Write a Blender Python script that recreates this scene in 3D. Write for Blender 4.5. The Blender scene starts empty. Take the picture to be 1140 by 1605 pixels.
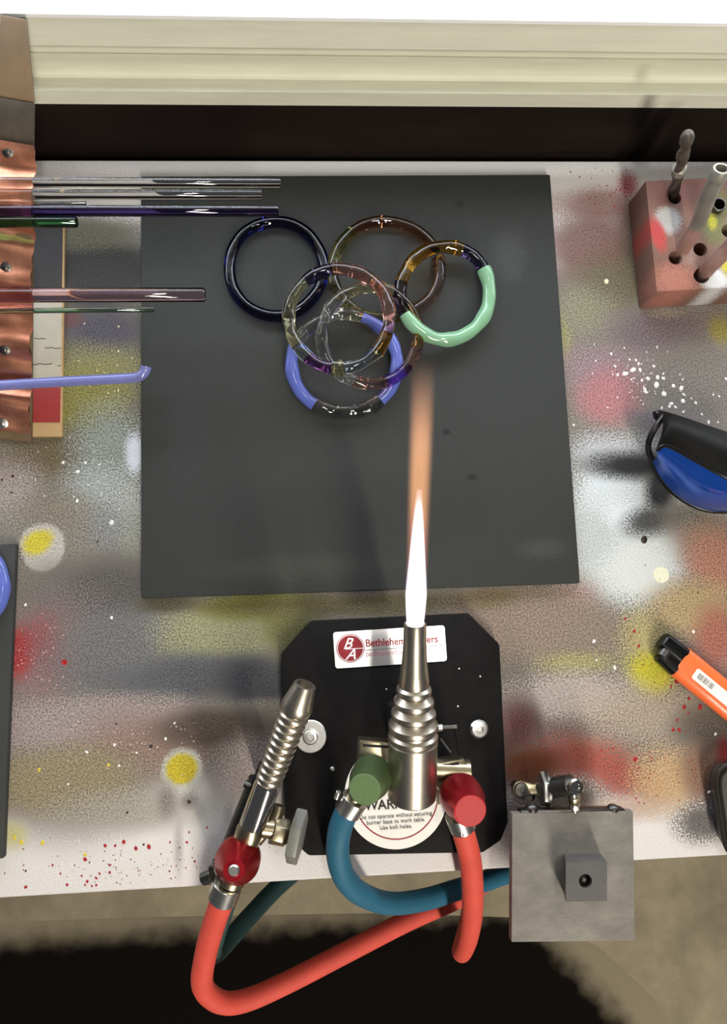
import bpy, bmesh, math, random
from mathutils import Vector, Matrix, Euler, noise
random.seed(7)
C = bpy.context.scene.collection
SC = bpy.context.scene
PI = math.pi
# ------------------------------------------------------------------ camera, light, exposure
T = 0.90                       # height of the bench top above the floor
H = 0.54                       # camera height above the bench top
F = 1200.0                     # focal length in pixels of the 1140 x 1605 frame
CAM_ROT = Euler((math.radians(7.78), math.radians(-3.46), math.radians(-2.09)), 'XYZ')
cd = bpy.data.cameras.new('camera'); cam = bpy.data.objects.new('camera', cd); C.objects.link(cam)
cam.location = (0, 0, T + H); cam.rotation_euler = CAM_ROT
cd.sensor_fit = 'VERTICAL'; cd.sensor_height = 24.0; cd.lens = F / 1605 * 24.0
cd.clip_start = 0.01; cd.clip_end = 50
SC.camera = cam
SC.view_settings.view_transform = 'Standard'; SC.view_settings.look = 'None'
SC.view_settings.exposure = 0.0; SC.view_settings.gamma = 1.0; SC.view_settings.use_curve_mapping = False
W = bpy.data.worlds.new('world'); SC.world = W; W.use_nodes = True
W.node_tree.nodes['Background'].inputs[0].default_value = (0.86, 0.90, 1.0, 1)
W.node_tree.nodes['Background'].inputs[1].default_value = 0.08

def area(name, loc, target, sx, sy, power, col):
    l = bpy.data.lights.new(name, 'AREA'); l.shape = 'RECTANGLE'; l.size = sx; l.size_y = sy
    l.energy = power; l.color = col
    o = bpy.data.objects.new(name, l); C.objects.link(o); o.location = loc
    o.rotation_euler = (Vector(target) - Vector(loc)).to_track_quat('-Z', 'Y').to_euler()
    return o
area('ceiling_lamp', (0.50, -1.85, T + 1.60), (0.05, 0.05, T), 0.13, 1.3, 54, (1.0, 0.93, 0.81))
area('overhead_fill', (0.26, 0.02, T + 1.55), (0.26, 0.02, T), 0.08, 0.5, 5.0, (1.0, 0.95, 0.88))  # added fill, no such fixture seen; brightens label plate and bench back
WINDOW_STRENGTH = 8.5

ROT = CAM_ROT.to_matrix()
def P(px, py, z=0.0):
    """photo pixel -> the world point that lies z metres above the bench top"""
    d = ROT @ Vector(((px - 570) / F, (802.5 - py) / F, -1.0))
    o = Vector((0, 0, T + H)); t = (T + z - o.z) / d.z
    return o + d * t
def px2m(n, z=0.0): return n * (H - z) / F

# ------------------------------------------------------------------ helpers
def lin(c):
    c = c / 255.0
    return c / 12.92 if c <= 0.04045 else ((c + 0.055) / 1.055) ** 2.4
def rgb(r, g, b): return (lin(r), lin(g), lin(b), 1)

class NT:
    def __init__(s, name):
        s.m = bpy.data.materials.new(name); s.m.use_nodes = True
        s.t = s.m.node_tree; s.n = s.t.nodes; s.b = s.n['Principled BSDF']; s.out = s.n['Material Output']
    def add(s, typ, **kw):
        nd = s.n.new(typ)
        for k, v in kw.items(): setattr(nd, k, v)
        return nd
    def link(s, a, b): s.t.links.new(a, b)
def mat(name, col, rough=0.5, metal=0.0, var=0.0, vscale=40, bump=0.0, bscale=200, coat=0.0, col2=None,
        trans=0.0, ior=1.45, spec=0.5, stretch=None, emit=None):
    q = NT(name); b = q.b
    b.inputs['Base Color'].default_value = col; b.inputs['Roughness'].default_value = rough
    b.inputs['Metallic'].default_value = metal; b.inputs['IOR'].default_value = ior
    b.inputs['Transmission Weight'].default_value = trans; b.inputs['Coat Weight'].default_value = coat
    b.inputs['Coat Roughness'].default_value = 0.08; b.inputs['Specular IOR Level'].default_value = spec
    tc = q.add('ShaderNodeTexCoord'); vec = tc.outputs['Object']
    if stretch:
        mp = q.add('ShaderNodeMapping'); mp.inputs['Scale'].default_value = stretch
        q.link(vec, mp.inputs['Vector']); vec = mp.outputs['Vector']
    if var > 0 or col2:
        nz = q.add('ShaderNodeTexNoise'); nz.inputs['Scale'].default_value = vscale; nz.inputs['Detail'].default_value = 6
        nz.inputs['Roughness'].default_value = 0.65
        q.link(vec, nz.inputs['Vector'])
        mx = q.add('ShaderNodeMix', data_type='RGBA')
        c2 = col2 or tuple(c * (1 - var) for c in col[:3]) + (1,)
        mx.inputs['A'].default_value = c2; mx.inputs['B'].default_value = col if col2 else tuple(min(1, c * (1 + var)) for c in col[:3]) + (1,)
        mr = q.add('ShaderNodeMapRange'); mr.inputs['From Min'].default_value = 0.3; mr.inputs['From Max'].default_value = 0.7
        q.link(nz.outputs['Fac'], mr.inputs['Value']); q.link(mr.outputs['Result'], mx.inputs['Factor'])
        q.link(mx.outputs['Result'], b.inputs['Base Color'])
    if bump > 0:
        n2 = q.add('ShaderNodeTexNoise'); n2.inputs['Scale'].default_value = bscale; n2.inputs['Detail'].default_value = 4
        q.link(vec, n2.inputs['Vector'])
        bp = q.add('ShaderNodeBump'); bp.inputs['Strength'].default_value = bump; bp.inputs['Distance'].default_value = 0.001
        q.link(n2.outputs['Fac'], bp.inputs['Height']); q.link(bp.outputs['Normal'], b.inputs['Normal'])
    if emit:
        b.inputs['Emission Color'].default_value = emit[0]; b.inputs['Emission Strength'].default_value = emit[1]
    return q.m
def glass(name, col, rough=0.0, ior=1.47):
    return mat(name, col, rough=rough, trans=1.0, ior=ior)

def tag(o, label=None, cat=None, group=None, kind=None):
    if label: o['label'] = label
    if cat: o['category'] = cat
    if group: o['group'] = group
    if kind: o['kind'] = kind
    return o
def empty(name, loc, label, cat, group=None):
    o = bpy.data.objects.new(name, None); C.objects.link(o); o.location = loc; o.empty_display_size = 0.01
    return tag(o, label, cat, group)
def obj(name, bm, m, parent=None, smooth=True, origin=None, angle=35):
    me = bpy.data.meshes.new(name)
    bmesh.ops.recalc_face_normals(bm, faces=bm.faces[:])
    if origin is None and len(bm.verts):
        origin = sum((v.co for v in bm.verts), Vector()) / len(bm.verts)
    origin = Vector(origin)
    if smooth:
        ca = math.cos(math.radians(angle))
        for f in bm.faces: f.smooth = True
        for e in bm.edges:
            if len(e.link_faces) == 2 and e.link_faces[0].normal.dot(e.link_faces[1].normal) < ca: e.smooth = False
    bmesh.ops.translate(bm, verts=bm.verts[:], vec=-origin)
    bm.to_mesh(me); bm.free()
    o = bpy.data.objects.new(name, me); C.objects.link(o)
    for k in (m if isinstance(m, (list, tuple)) else [m]): me.materials.append(k)
    if parent is not None:
        o.parent = parent
        pw = world_loc(parent); o.location = origin - pw
    else: o.location = origin
    return o
def world_loc(o):
    v = Vector(o.location)
    while o.parent is not None:
        o = o.parent; v = v + Vector(o.location)
    return v
def bevel_all(bm, w, seg=2, ang=30):
    ca = math.cos(math.radians(ang))
    bmesh.ops.recalc_face_normals(bm, faces=bm.faces[:])
    es = [e for e in bm.edges if len(e.link_faces) == 2 and e.link_faces[0].normal.dot(e.link_faces[1].normal) < ca]
    bmesh.ops.bevel(bm, geom=es, offset=w, segments=seg, affect='EDGES', profile=0.5, clamp_overlap=True)
def prism(pts_bot, pts_top, bev=0, seg=2, bm=None):
    own = bm is None
    if own: bm = bmesh.new()
    a = [bm.verts.new(p) for p in pts_bot]; b = [bm.verts.new(p) for p in pts_top]; n = len(a)
    bm.faces.new(a[::-1]); bm.faces.new(b)
    for i in range(n): bm.faces.new((a[i], a[(i + 1) % n], b[(i + 1) % n], b[i]))
    if bev and own: bevel_all(bm, bev, seg)
    return bm
def slab(pxs, z0, z1, bev=0, seg=2):
    """vertical-sided slab whose TOP outline is the given photo outline at height z1"""
    top = [P(x, y, z1) for x, y in pxs]
    bot = [Vector((p.x, p.y, T + z0)) for p in top]
    return prism(bot, top, bev, seg)
def box(c, s, M=None, bev=0, seg=2, bm=None):
    own = bm is None
    if own: bm = bmesh.new()
    c = Vector(c); h = Vector(s) / 2; M = M or Matrix.Identity(3)
    q = lambda x, y, z: c + M @ Vector((x * h.x, y * h.y, z * h.z))
    prism([q(-1, -1, -1), q(1, -1, -1), q(1, 1, -1), q(-1, 1, -1)], [q(-1, -1, 1), q(1, -1, 1), q(1, 1, 1), q(-1, 1, 1)], bm=bm)
    if bev and own: bevel_all(bm, bev, seg)
    return bm
def basis(d, up=Vector((0, 0, 1))):
    d = Vector(d).normalized()
    if abs(d.dot(up)) > 0.98: up = Vector((0, 1, 0))
    x = up.cross(d).normalized(); y = d.cross(x)
    return x, y, d
def lathe(a, b, prof, n=40, bm=None, cap=True, wob=None):
    """prof = [(t, r)]: t metres along a->b measured from a"""
    bm = bm or bmesh.new()
    a = Vector(a); x, y, d = basis(Vector(b) - a)
    rings = []
    for t, r in prof:
        rings.append([bm.verts.new(a + d * t + (x * math.cos(2 * PI * i / n) + y * math.sin(2 * PI * i / n)) * max(r, 1e-5)) for i in range(n)])
    for r0, r1 in zip(rings, rings[1:]):
        for i in range(n): bm.faces.new((r0[i], r0[(i + 1) % n], r1[(i + 1) % n], r1[i]))
    if cap:
        bm.faces.new(rings[0][::-1]); bm.faces.new(rings[-1])
    return bm
def cyl(a, b, r, n=32, bev=0.0, bm=None, r2=None):
    L = (Vector(b) - Vector(a)).length; r2 = r if r2 is None else r2
    if bev: prof = [(0, r - bev), (bev, r), (L - bev, r2), (L, r2 - bev)]
    else: prof = [(0, r), (L, r2)]
    return lathe(a, b, prof, n, bm)
def spline(pts, k=8):
    pts = [Vector(p) for p in pts]; q = [pts[0] * 2 - pts[1]] + pts + [pts[-1] * 2 - pts[-2]]; out = []
    for i in range(1, len(q) - 2):
        for j in range(k):
            t = j / k; a, b, c, d = q[i - 1:i + 3]
            out.append(0.5 * (2 * b + (c - a) * t + (2 * a - 5 * b + 4 * c - d) * t * t + (3 * b - a - 3 * c + d) * t ** 3))
    out.append(pts[-1]); return out
def tube(path, r, n=16, bm=None, cap=True, closed=False, flat=1.0):
    bm = bm or bmesh.new()
    path = [Vector(p) for p in path]; m = len(path); rings = []
    up = None
    for i, p in enumerate(path):
        if closed: d = path[(i + 1) % m] - path[i - 1]
        else: d = path[min(i + 1, m - 1)] - path[max(i - 1, 0)]
        d.normalize()
        if up is None:
            x, y, _ = basis(d)
        else:
            x = (up - d * up.dot(d)).normalized(); y = d.cross(x)
        up = x
        rr = r(i / max(m - 1, 1)) if callable(r) else r
        rings.append([bm.verts.new(p + (x * math.cos(2 * PI * k / n) + y * math.sin(2 * PI * k / n) * flat) * rr) for k in range(n)])
    prs = list(zip(rings, rings[1:])) + ([(rings[-1], rings[0])] if closed else [])
    for r0, r1 in prs:
        for k in range(n): bm.faces.new((r0[k], r0[(k + 1) % n], r1[(k + 1) % n], r1[k]))
    if cap and not closed: bm.faces.new(rings[0][::-1]); bm.faces.new(rings[-1])
    return bm
def hexprism(a, b, r, bev=0.0, n=6):
    L = (Vector(b) - Vector(a)).length
    bm = lathe(a, b, [(0, r), (L, r)], n)
    if bev: bevel_all(bm, bev, 2)
    return bm
def sheet(rows, thick, closed_u=False):
    """grid of points -> solid sheet, thickness along the local normals"""
    bm = bmesh.new(); R_ = len(rows); K = len(rows[0])
    nor = []
    for i in range(R_):
        nr = []
        for j in range(K):
            du = rows[i][min(j + 1, K - 1)] - rows[i][max(j - 1, 0)]; dv = rows[min(i + 1, R_ - 1)][j] - rows[max(i - 1, 0)][j]
            nn = du.cross(dv)
            nr.append(nn.normalized() if nn.length > 1e-12 else Vector((0, 0, 1)))
        nor.append(nr)
    A = [[bm.verts.new(rows[i][j] + nor[i][j] * thick / 2) for j in range(K)] for i in range(R_)]
    B = [[bm.verts.new(rows[i][j] - nor[i][j] * thick / 2) for j in range(K)] for i in range(R_)]
    for i in range(R_ - 1):
        for j in range(K - 1):
            bm.faces.new((A[i][j], A[i][j + 1], A[i + 1][j + 1], A[i + 1][j])); bm.faces.new((B[i][j], B[i + 1][j], B[i + 1][j + 1], B[i][j + 1]))
    for i in range(R_ - 1):
        bm.faces.new((A[i][0], A[i + 1][0], B[i + 1][0], B[i][0])); bm.faces.new((A[i][-1], B[i][-1], B[i + 1][-1], A[i + 1][-1]))
    for j in range(K - 1):
        bm.faces.new((A[0][j], B[0][j], B[0][j + 1], A[0][j + 1])); bm.faces.new((A[-1][j], A[-1][j + 1], B[-1][j + 1], B[-1][j]))
    return bm
def cut(o, cutters):
    """drill holes in a mesh object, then throw the drills away"""
    bpy.context.view_layer.update()
    for bmc in cutters:
        me = bpy.data.meshes.new('drill'); bmesh.ops.recalc_face_normals(bmc, faces=bmc.faces[:]); bmc.to_mesh(me); bmc.free()
        c = bpy.data.objects.new('drill', me); C.objects.link(c)
        md = o.modifiers.new('b', 'BOOLEAN'); md.operation = 'DIFFERENCE'; md.object = c; md.solver = 'EXACT'
        bpy.context.view_layer.update()
        ev = o.evaluated_get(bpy.context.evaluated_depsgraph_get())
        nm = bpy.data.meshes.new_from_object(ev)
        o.modifiers.clear(); old = o.data; nm.name = old.name; o.data = nm; bpy.data.meshes.remove(old)
        bpy.data.objects.remove(c); bpy.data.meshes.remove(me)
def text(name, s, size, loc, ux, uy, m, parent, shear=0.0, bold=0.0, align='LEFT', depth=0.00012, sx=1.0):
    """flat lettering: ux = reading direction, uy = up of the letters"""
    cu = bpy.data.curves.new(name, 'FONT'); cu.body = s; cu.size = size; cu.shear = shear; cu.offset = bold
    cu.align_x = align; cu.extrude = depth / 2; cu.resolution_u = 3
    o = bpy.data.objects.new(name, cu); C.objects.link(o)
    bpy.context.view_layer.update()
    me = bpy.data.meshes.new_from_object(o.evaluated_get(bpy.context.evaluated_depsgraph_get()))
    bpy.data.objects.remove(o); bpy.data.curves.remove(cu)
    ux = Vector(ux).normalized(); uz = ux.cross(Vector(uy)).normalized(); uy = uz.cross(ux)
    for v in me.vertices: v.co = ux * v.co.x * sx + uy * v.co.y + uz * v.co.z
    o = bpy.data.objects.new(name, me); C.objects.link(o); me.materials.clear(); me.materials.append(m)
    if parent is not None: o.parent = parent; o.location = Vector(loc) - world_loc(parent)
    else: o.location = loc
    return o
def V(x, y, z): return Vector((x, y, z))
UPZ = Vector((0, 0, 1))

# ------------------------------------------------------------------ materials
M = {}
M['graphite2'] = mat('graphite_grey', rgb(122, 117, 109), rough=0.55, var=0.26, vscale=60, stretch=(1, 1.8, 1), bump=0.2, bscale=600)
M['graphite4'] = mat('graphite_block', rgb(86, 84, 81), rough=0.5, var=0.14, vscale=90, bump=0.15, bscale=700)
M['graphite3'] = mat('graphite_dark', rgb(54, 55, 53), rough=0.65, var=0.12, vscale=30, bump=0.2, bscale=800, spec=0.3)
M['black'] = mat('black_powder_coat', rgb(22, 20, 19), rough=0.6, var=0.25, vscale=120, bump=0.2, bscale=1500, spec=0.12)
M['blackgloss'] = mat('black_gloss_plastic', rgb(12, 12, 12), rough=0.28, spec=0.35)
M['blackmatte'] = mat('black_matte_plastic', rgb(14, 13, 11), rough=0.5, spec=0.14)
M['steel'] = mat('brushed_steel', rgb(184, 176, 162), rough=0.34, metal=1.0, var=0.10, vscale=400)
M['chrome'] = mat('chrome', rgb(205, 200, 192), rough=0.12, metal=1.0)
M['zinc'] = mat('zinc_bolt', rgb(205, 203, 198), rough=0.3, metal=1.0, var=0.12, vscale=300)
M['darksteel'] = mat('dark_steel', rgb(95, 93, 90), rough=0.38, metal=1.0, var=0.2, vscale=250)
M['brass'] = mat('nickel_brass', rgb(168, 158, 132), rough=0.3, metal=1.0, var=0.12, vscale=250)
M['greyknob'] = mat('grey_knob', rgb(140, 140, 132), rough=0.45, metal=0.3, var=0.1, vscale=90)
M['redknob'] = mat('red_anodised', rgb(158, 24, 34), rough=0.36, metal=0.7, var=0.08, vscale=300)
M['redcap'] = mat('red_knob_end', rgb(186, 52, 54), rough=0.6, var=0.08, vscale=300)
M['greenknob'] = mat('green_anodised', rgb(74, 92, 56), rough=0.5, metal=0.3, var=0.08, vscale=300)
M['greencap'] = mat('green_knob_end', rgb(98, 122, 80), rough=0.65, var=0.08, vscale=300)
M['redhose'] = mat('red_rubber', rgb(214, 80, 66), rough=0.62, var=0.08, vscale=60, bump=0.12, bscale=700)
M['bluehose'] = mat('teal_rubber', rgb(38, 98, 124), rough=0.6, var=0.10, vscale=60, bump=0.12, bscale=700)
M['tealhose'] = mat('dark_teal_rubber', rgb(44, 72, 72), rough=0.65, var=0.1, vscale=60, bump=0.12, bscale=700)
M['plate'] = mat('brushed_label', rgb(212, 210, 205), rough=0.30, metal=0.75, var=0.06, vscale=300, stretch=(1, 12, 1))
M['white'] = mat('white_sticker', rgb(238, 234, 224), rough=0.5, var=0.02)
M['inkred'] = mat('ink_red', rgb(150, 22, 34), rough=0.5)
M['inkpink'] = mat('ink_pale_red', rgb(186, 110, 120), rough=0.5)
M['inkgrey'] = mat('ink_grey', rgb(120, 116, 112), rough=0.5)
M['inkblack'] = mat('ink_black', rgb(24, 22, 22), rough=0.5)
M['inkwhite'] = mat('ink_white', rgb(245, 240, 240), rough=0.5)
M['cream'] = mat('cream_trim_paint', rgb(212, 211, 193), rough=0.45, var=0.07, vscale=14, bump=0.15, bscale=60, stretch=(1, 8, 8))
M['sillwhite'] = mat('white_sill_paint', rgb(240, 240, 240), rough=0.5, var=0.03, vscale=10)
M['darkwall'] = mat('dark_brown_wall', rgb(27, 19, 15), rough=0.8, var=0.35, vscale=6, bump=0.2, bscale=90, stretch=(1, 5, 5), spec=0.15)
M['wallpaint'] = mat('wall_paint', rgb(180, 176, 164), rough=0.7, var=0.05, vscale=8)
M['floor'] = mat('concrete_floor', rgb(160, 149, 125), rough=0.85, var=0.3, vscale=9, bump=0.3, bscale=120, spec=0.2)
M['mat'] = mat('painted_floor_shadow', rgb(20, 17, 14), rough=0.9, var=0.3, vscale=14, bump=0.3, bscale=300, spec=0.1)  # dark colour for the painted shadow on the floor
M['wood'] = mat('weathered_wood', rgb(124, 101, 72), rough=0.75, col2=rgb(82, 66, 47), vscale=16, bump=0.3, bscale=120, stretch=(1, 0.35, 1))
M['woodpale'] = mat('pale_wood', rgb(178, 148, 104), rough=0.75, var=0.12, vscale=50, bump=0.2, bscale=150, stretch=(0.3, 2, 1))
M['char'] = mat('charred_wood', rgb(70, 60, 46), rough=0.85, col2=rgb(44, 38, 30), vscale=40, bump=0.3, bscale=200)
M['copper'] = mat('copper_sheet', rgb(232, 164, 134), rough=0.36, metal=0.9, col2=rgb(168, 106, 82), vscale=45, bump=0.12, bscale=120)
M['paintblack'] = mat('black_paint', rgb(44, 43, 44), rough=0.6, var=0.2, vscale=120)
M['paintcream'] = mat('cracked_cream_paint', rgb(168, 161, 144), rough=0.65, var=0.08, vscale=60, bump=0.2, bscale=150)
M['paintred'] = mat('red_paint', rgb(142, 40, 38), rough=0.6, var=0.12, vscale=500, bump=0.3, bscale=900)
M['lighter'] = mat('orange_plastic', rgb(245, 112, 56), rough=0.35, var=0.05, vscale=60, coat=0.2)
M['lens'] = mat('blue_lens', rgb(24, 74, 168), rough=0.12, metal=0.35, var=0.1, vscale=30, coat=0.5)
M['tin'] = mat('tin_tray', rgb(112, 110, 106), rough=0.45, metal=0.8, var=0.15, vscale=60)
M['tinrim'] = mat('tin_tray_rim', rgb(66, 62, 56), rough=0.4, metal=0.8, var=0.1, vscale=60)
# glass
M['g_clear'] = glass('clear_glass', (0.99, 0.99, 0.98, 1))
M['g_cobalt'] = glass('cobalt_glass', (0.012, 0.02, 0.22, 1))
M['g_amber'] = glass('amber_glass', (0.80, 0.42, 0.05, 1))
M['g_brown'] = glass('brown_amber_glass', (0.74, 0.36, 0.17, 1))
M['g_olive'] = glass('olive_glass', (0.72, 0.66, 0.24, 1))
M['g_yellow'] = glass('pale_yellow_glass', (0.93, 0.89, 0.52, 1))
M['g_pink'] = glass('pink_glass', (0.95, 0.46, 0.40, 1))
M['g_rose'] = glass('rose_glass', (0.88, 0.56, 0.50, 1))
M['g_purple'] = glass('purple_glass', (0.36, 0.12, 0.50, 1))
M['g_violet'] = glass('dark_violet_glass', (0.10, 0.07, 0.20, 1))
M['g_blue'] = glass('pale_blue_glass', (0.60, 0.72, 0.80, 1))
M['g_pinkrod'] = glass('pink_rod_glass', (0.96, 0.64, 0.75, 1))
M['g_violrod'] = glass('violet_rod_glass', (0.10, 0.06, 0.30, 1))
M['g_greenrod'] = glass('green_rod_glass', (0.10, 0.45, 0.14, 1))
M['g_tealrod'] = glass('dark_green_rod_glass', (0.30, 0.55, 0.38, 1))
M['mint'] = mat('mint_opaque_glass', rgb(122, 166, 132), rough=0.14, var=0.05, vscale=60, coat=0.4)
M['lavender'] = mat('lavender_opaque_glass', rgb(112, 116, 172), rough=0.14, var=0.06, vscale=60, coat=0.4)
M['peri'] = mat('periwinkle_opaque_glass', rgb(86, 100, 174), rough=0.14, var=0.06, vscale=60, coat=0.4)

# ------------------------------------------------------------------ bench top paint (procedural spray)
def spray_material(name, base, blobs, to_world, grain_scale=900.0, rough=0.6, speck=0.34, bumpy=0.15, spread=1.0):
    q = NT(name); b = q.b
    g = bpy.data.node_groups.get('spray_blob')
    if g is None:
        g = bpy.data.node_groups.new('spray_blob', 'ShaderNodeTree')
        for nm, ty in (('Vector', 'NodeSocketVector'), ('Location', 'NodeSocketVector'), ('Rotation', 'NodeSocketVector'), ('Scale', 'NodeSocketVector'),
                       ('Core', 'NodeSocketFloat'), ('Opacity', 'NodeSocketFloat'), ('Grain', 'NodeSocketFloat'), ('Fine', 'NodeSocketFloat'), ('Wobble', 'NodeSocketFloat'),
                       ('Under', 'NodeSocketColor'), ('Paint', 'NodeSocketColor')):
            g.interface.new_socket(nm, in_out='INPUT', socket_type=ty)
        g.interface.new_socket('Color', in_out='OUTPUT', socket_type='NodeSocketColor')
        g.interface.new_socket('Next Vector', in_out='OUTPUT', socket_type='NodeSocketVector')
        i = g.nodes.new('NodeGroupInput'); o = g.nodes.new('NodeGroupOutput'); L = g.links.new
        mp = g.nodes.new('ShaderNodeMapping'); mp.vector_type = 'TEXTURE'
        L(i.outputs['Vector'], mp.inputs['Vector']); L(i.outputs['Location'], mp.inputs['Location']); L(i.outputs['Rotation'], mp.inputs['Rotation']); L(i.outputs['Scale'], mp.inputs['Scale'])
        ln = g.nodes.new('ShaderNodeVectorMath'); ln.operation = 'LENGTH'; L(mp.outputs['Vector'], ln.inputs[0])
        ad = g.nodes.new('ShaderNodeMath'); ad.operation = 'ADD'; L(ln.outputs['Value'], ad.inputs[0]); L(i.outputs['Wobble'], ad.inputs[1])
        mr = g.nodes.new('ShaderNodeMapRange'); mr.interpolation_type = 'SMOOTHSTEP'
        L(ad.outputs[0], mr.inputs['Value']); L(i.outputs['Core'], mr.inputs['From Min']); mr.inputs['From Max'].default_value = 1.0
        mr.inputs['To Min'].default_value = 1.0; mr.inputs['To Max'].default_value = 0.0
        # grain * f * (1 - f) * 4 * (fine - .5)
        om = g.nodes.new('ShaderNodeMath'); om.operation = 'SUBTRACT'; om.inputs[0].default_value = 1.0; L(mr.outputs['Result'], om.inputs[1])
        m1 = g.nodes.new('ShaderNodeMath'); m1.operation = 'MULTIPLY'; L(mr.outputs['Result'], m1.inputs[0]); L(om.outputs[0], m1.inputs[1])
        s1 = g.nodes.new('ShaderNodeMath'); s1.operation = 'MULTIPLY_ADD'; L(i.outputs['Fine'], s1.inputs[0]); s1.inputs[1].default_value = 8.0; s1.inputs[2].default_value = -4.0
        m2 = g.nodes.new('ShaderNodeMath'); m2.operation = 'MULTIPLY'; L(m1.outputs[0], m2.inputs[0]); L(s1.outputs[0], m2.inputs[1])
        m3 = g.nodes.new('ShaderNodeMath'); m3.operation = 'MULTIPLY_ADD'; L(m2.outputs[0], m3.inputs[0]); L(i.outputs['Grain'], m3.inputs[1]); L(mr.outputs['Result'], m3.inputs[2])
        m4 = g.nodes.new('ShaderNodeMath'); m4.operation = 'MULTIPLY'; m4.use_clamp = True; L(m3.outputs[0], m4.inputs[0]); L(i.outputs['Opacity'], m4.inputs[1])
        mx = g.nodes.new('ShaderNodeMix'); mx.data_type = 'RGBA'
        L(m4.outputs[0], mx.inputs['Factor']); L(i.outputs['Under'], mx.inputs['A']); L(i.outputs['Paint'], mx.inputs['B']); L(mx.outputs['Result'], o.inputs['Color'])
        # the next blob is evaluated only after this one (keeps the shader small)
        nv = g.nodes.new('ShaderNodeVectorMath'); nv.operation = 'MULTIPLY_ADD'; L(mx.outputs['Result'], nv.inputs[0]); nv.inputs[1].default_value = (1e-7, 1e-7, 1e-7); L(i.outputs['Vector'], nv.inputs[2]); L(nv.outputs[0], o.inputs['Next Vector'])
    geo = q.add('ShaderNodeNewGeometry')
    fl = q.add('ShaderNodeVectorMath', operation='MULTIPLY'); fl.inputs[1].default_value = (1, 1, 0); q.link(geo.outputs['Position'], fl.inputs[0])
    fine = q.add('ShaderNodeTexNoise'); fine.inputs['Scale'].default_value = grain_scale; fine.inputs['Detail'].default_value = 2; q.link(geo.outputs['Position'], fine.inputs['Vector'])
    fr = q.add('ShaderNodeMapRange'); fr.inputs['From Min'].default_value = 0.28; fr.inputs['From Max'].default_value = 0.72; q.link(fine.outputs['Fac'], fr.inputs['Value'])
    wb = q.add('ShaderNodeTexNoise'); wb.inputs['Scale'].default_value = 22; wb.inputs['Detail'].default_value = 4; q.link(geo.outputs['Position'], wb.inputs['Vector'])
    wm = q.add('ShaderNodeMath', operation='MULTIPLY_ADD'); wm.inputs[1].default_value = 0.5; wm.inputs[2].default_value = -0.27; q.link(wb.outputs['Fac'], wm.inputs[0])
    col = q.add('ShaderNodeRGB'); col.outputs[0].default_value = base; cur = col.outputs[0]; vcur = fl.outputs[0]
    for (px, py, rx, ry, c, op, grain, core, *rest) in blobs:
        a = rest[0] if rest else 0.0; wob = rest[1] if len(rest) > 1 else 1.0
        w = to_world(px, py); n = q.add('ShaderNodeGroup'); n.node_tree = g
        n.inputs['Location'].default_value = (w.x, w.y, 0); n.inputs['Rotation'].default_value = (0, 0, math.radians(a))
        ks = spread if 40 <= rx < 200 else 1.0; n.inputs['Scale'].default_value = (px2m(rx * ks), px2m(ry * ks), 1); n.inputs['Core'].default_value = core; n.inputs['Opacity'].default_value = op; n.inputs['Grain'].default_value = grain
        n.inputs['Paint'].default_value = rgb(*c)
        q.link(vcur, n.inputs['Vector']); vcur = n.outputs['Next Vector']; q.link(fr.outputs['Result'], n.inputs['Fine'])
        if wob: q.link(wm.outputs[0], n.inputs['Wobble'])
        q.link(cur, n.inputs['Under']); cur = n.outputs['Color']
    # overall speckle of the dried overspray
    vz = q.add('ShaderNodeTexNoise'); vz.inputs['Scale'].default_value = grain_scale; vz.inputs['Detail'].default_value = 2; q.link(geo.outputs['Position'], vz.inputs['Vector'])
    vr = q.add('ShaderNodeMapRange'); vr.inputs['From Min'].default_value = 0.32; vr.inputs['From Max'].default_value = 0.68; vr.inputs['To Min'].default_value = 1 - speck; vr.inputs['To Max'].default_value = 1 + speck * .75
    q.link(vz.outputs['Fac'], vr.inputs['Value'])
    bw = q.add('ShaderNodeRGBToBW'); q.link(cur, bw.inputs[0])
    lm = q.add('ShaderNodeMapRange'); lm.inputs['From Min'].default_value = .25; lm.inputs['From Max'].default_value = .68; lm.inputs['To Min'].default_value = 1.0; lm.inputs['To Max'].default_value = .16; q.link(bw.outputs[0], lm.inputs['Value'])
    lx = q.add('ShaderNodeMix'); lx.inputs['A'].default_value = 1.0; q.link(lm.outputs['Result'], lx.inputs['Factor']); q.link(vr.outputs['Result'], lx.inputs['B'])
    mu = q.add('ShaderNodeVectorMath', operation='SCALE'); q.link(cur, mu.inputs[0]); q.link(lx.outputs['Result'], mu.inputs['Scale'])
    q.link(mu.outputs[0], b.inputs['Base Color'])
    b.inputs['Roughness'].default_value = rough; b.inputs['Specular IOR Level'].default_value = .3
    bp = q.add('ShaderNodeBump'); bp.inputs['Strength'].default_value = bumpy; bp.inputs['Distance'].default_value = 0.0006
    q.link(vz.outputs['Fac'], bp.inputs['Height']); q.link(bp.outputs['Normal'], b.inputs['Normal'])
    return q.m

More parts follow.
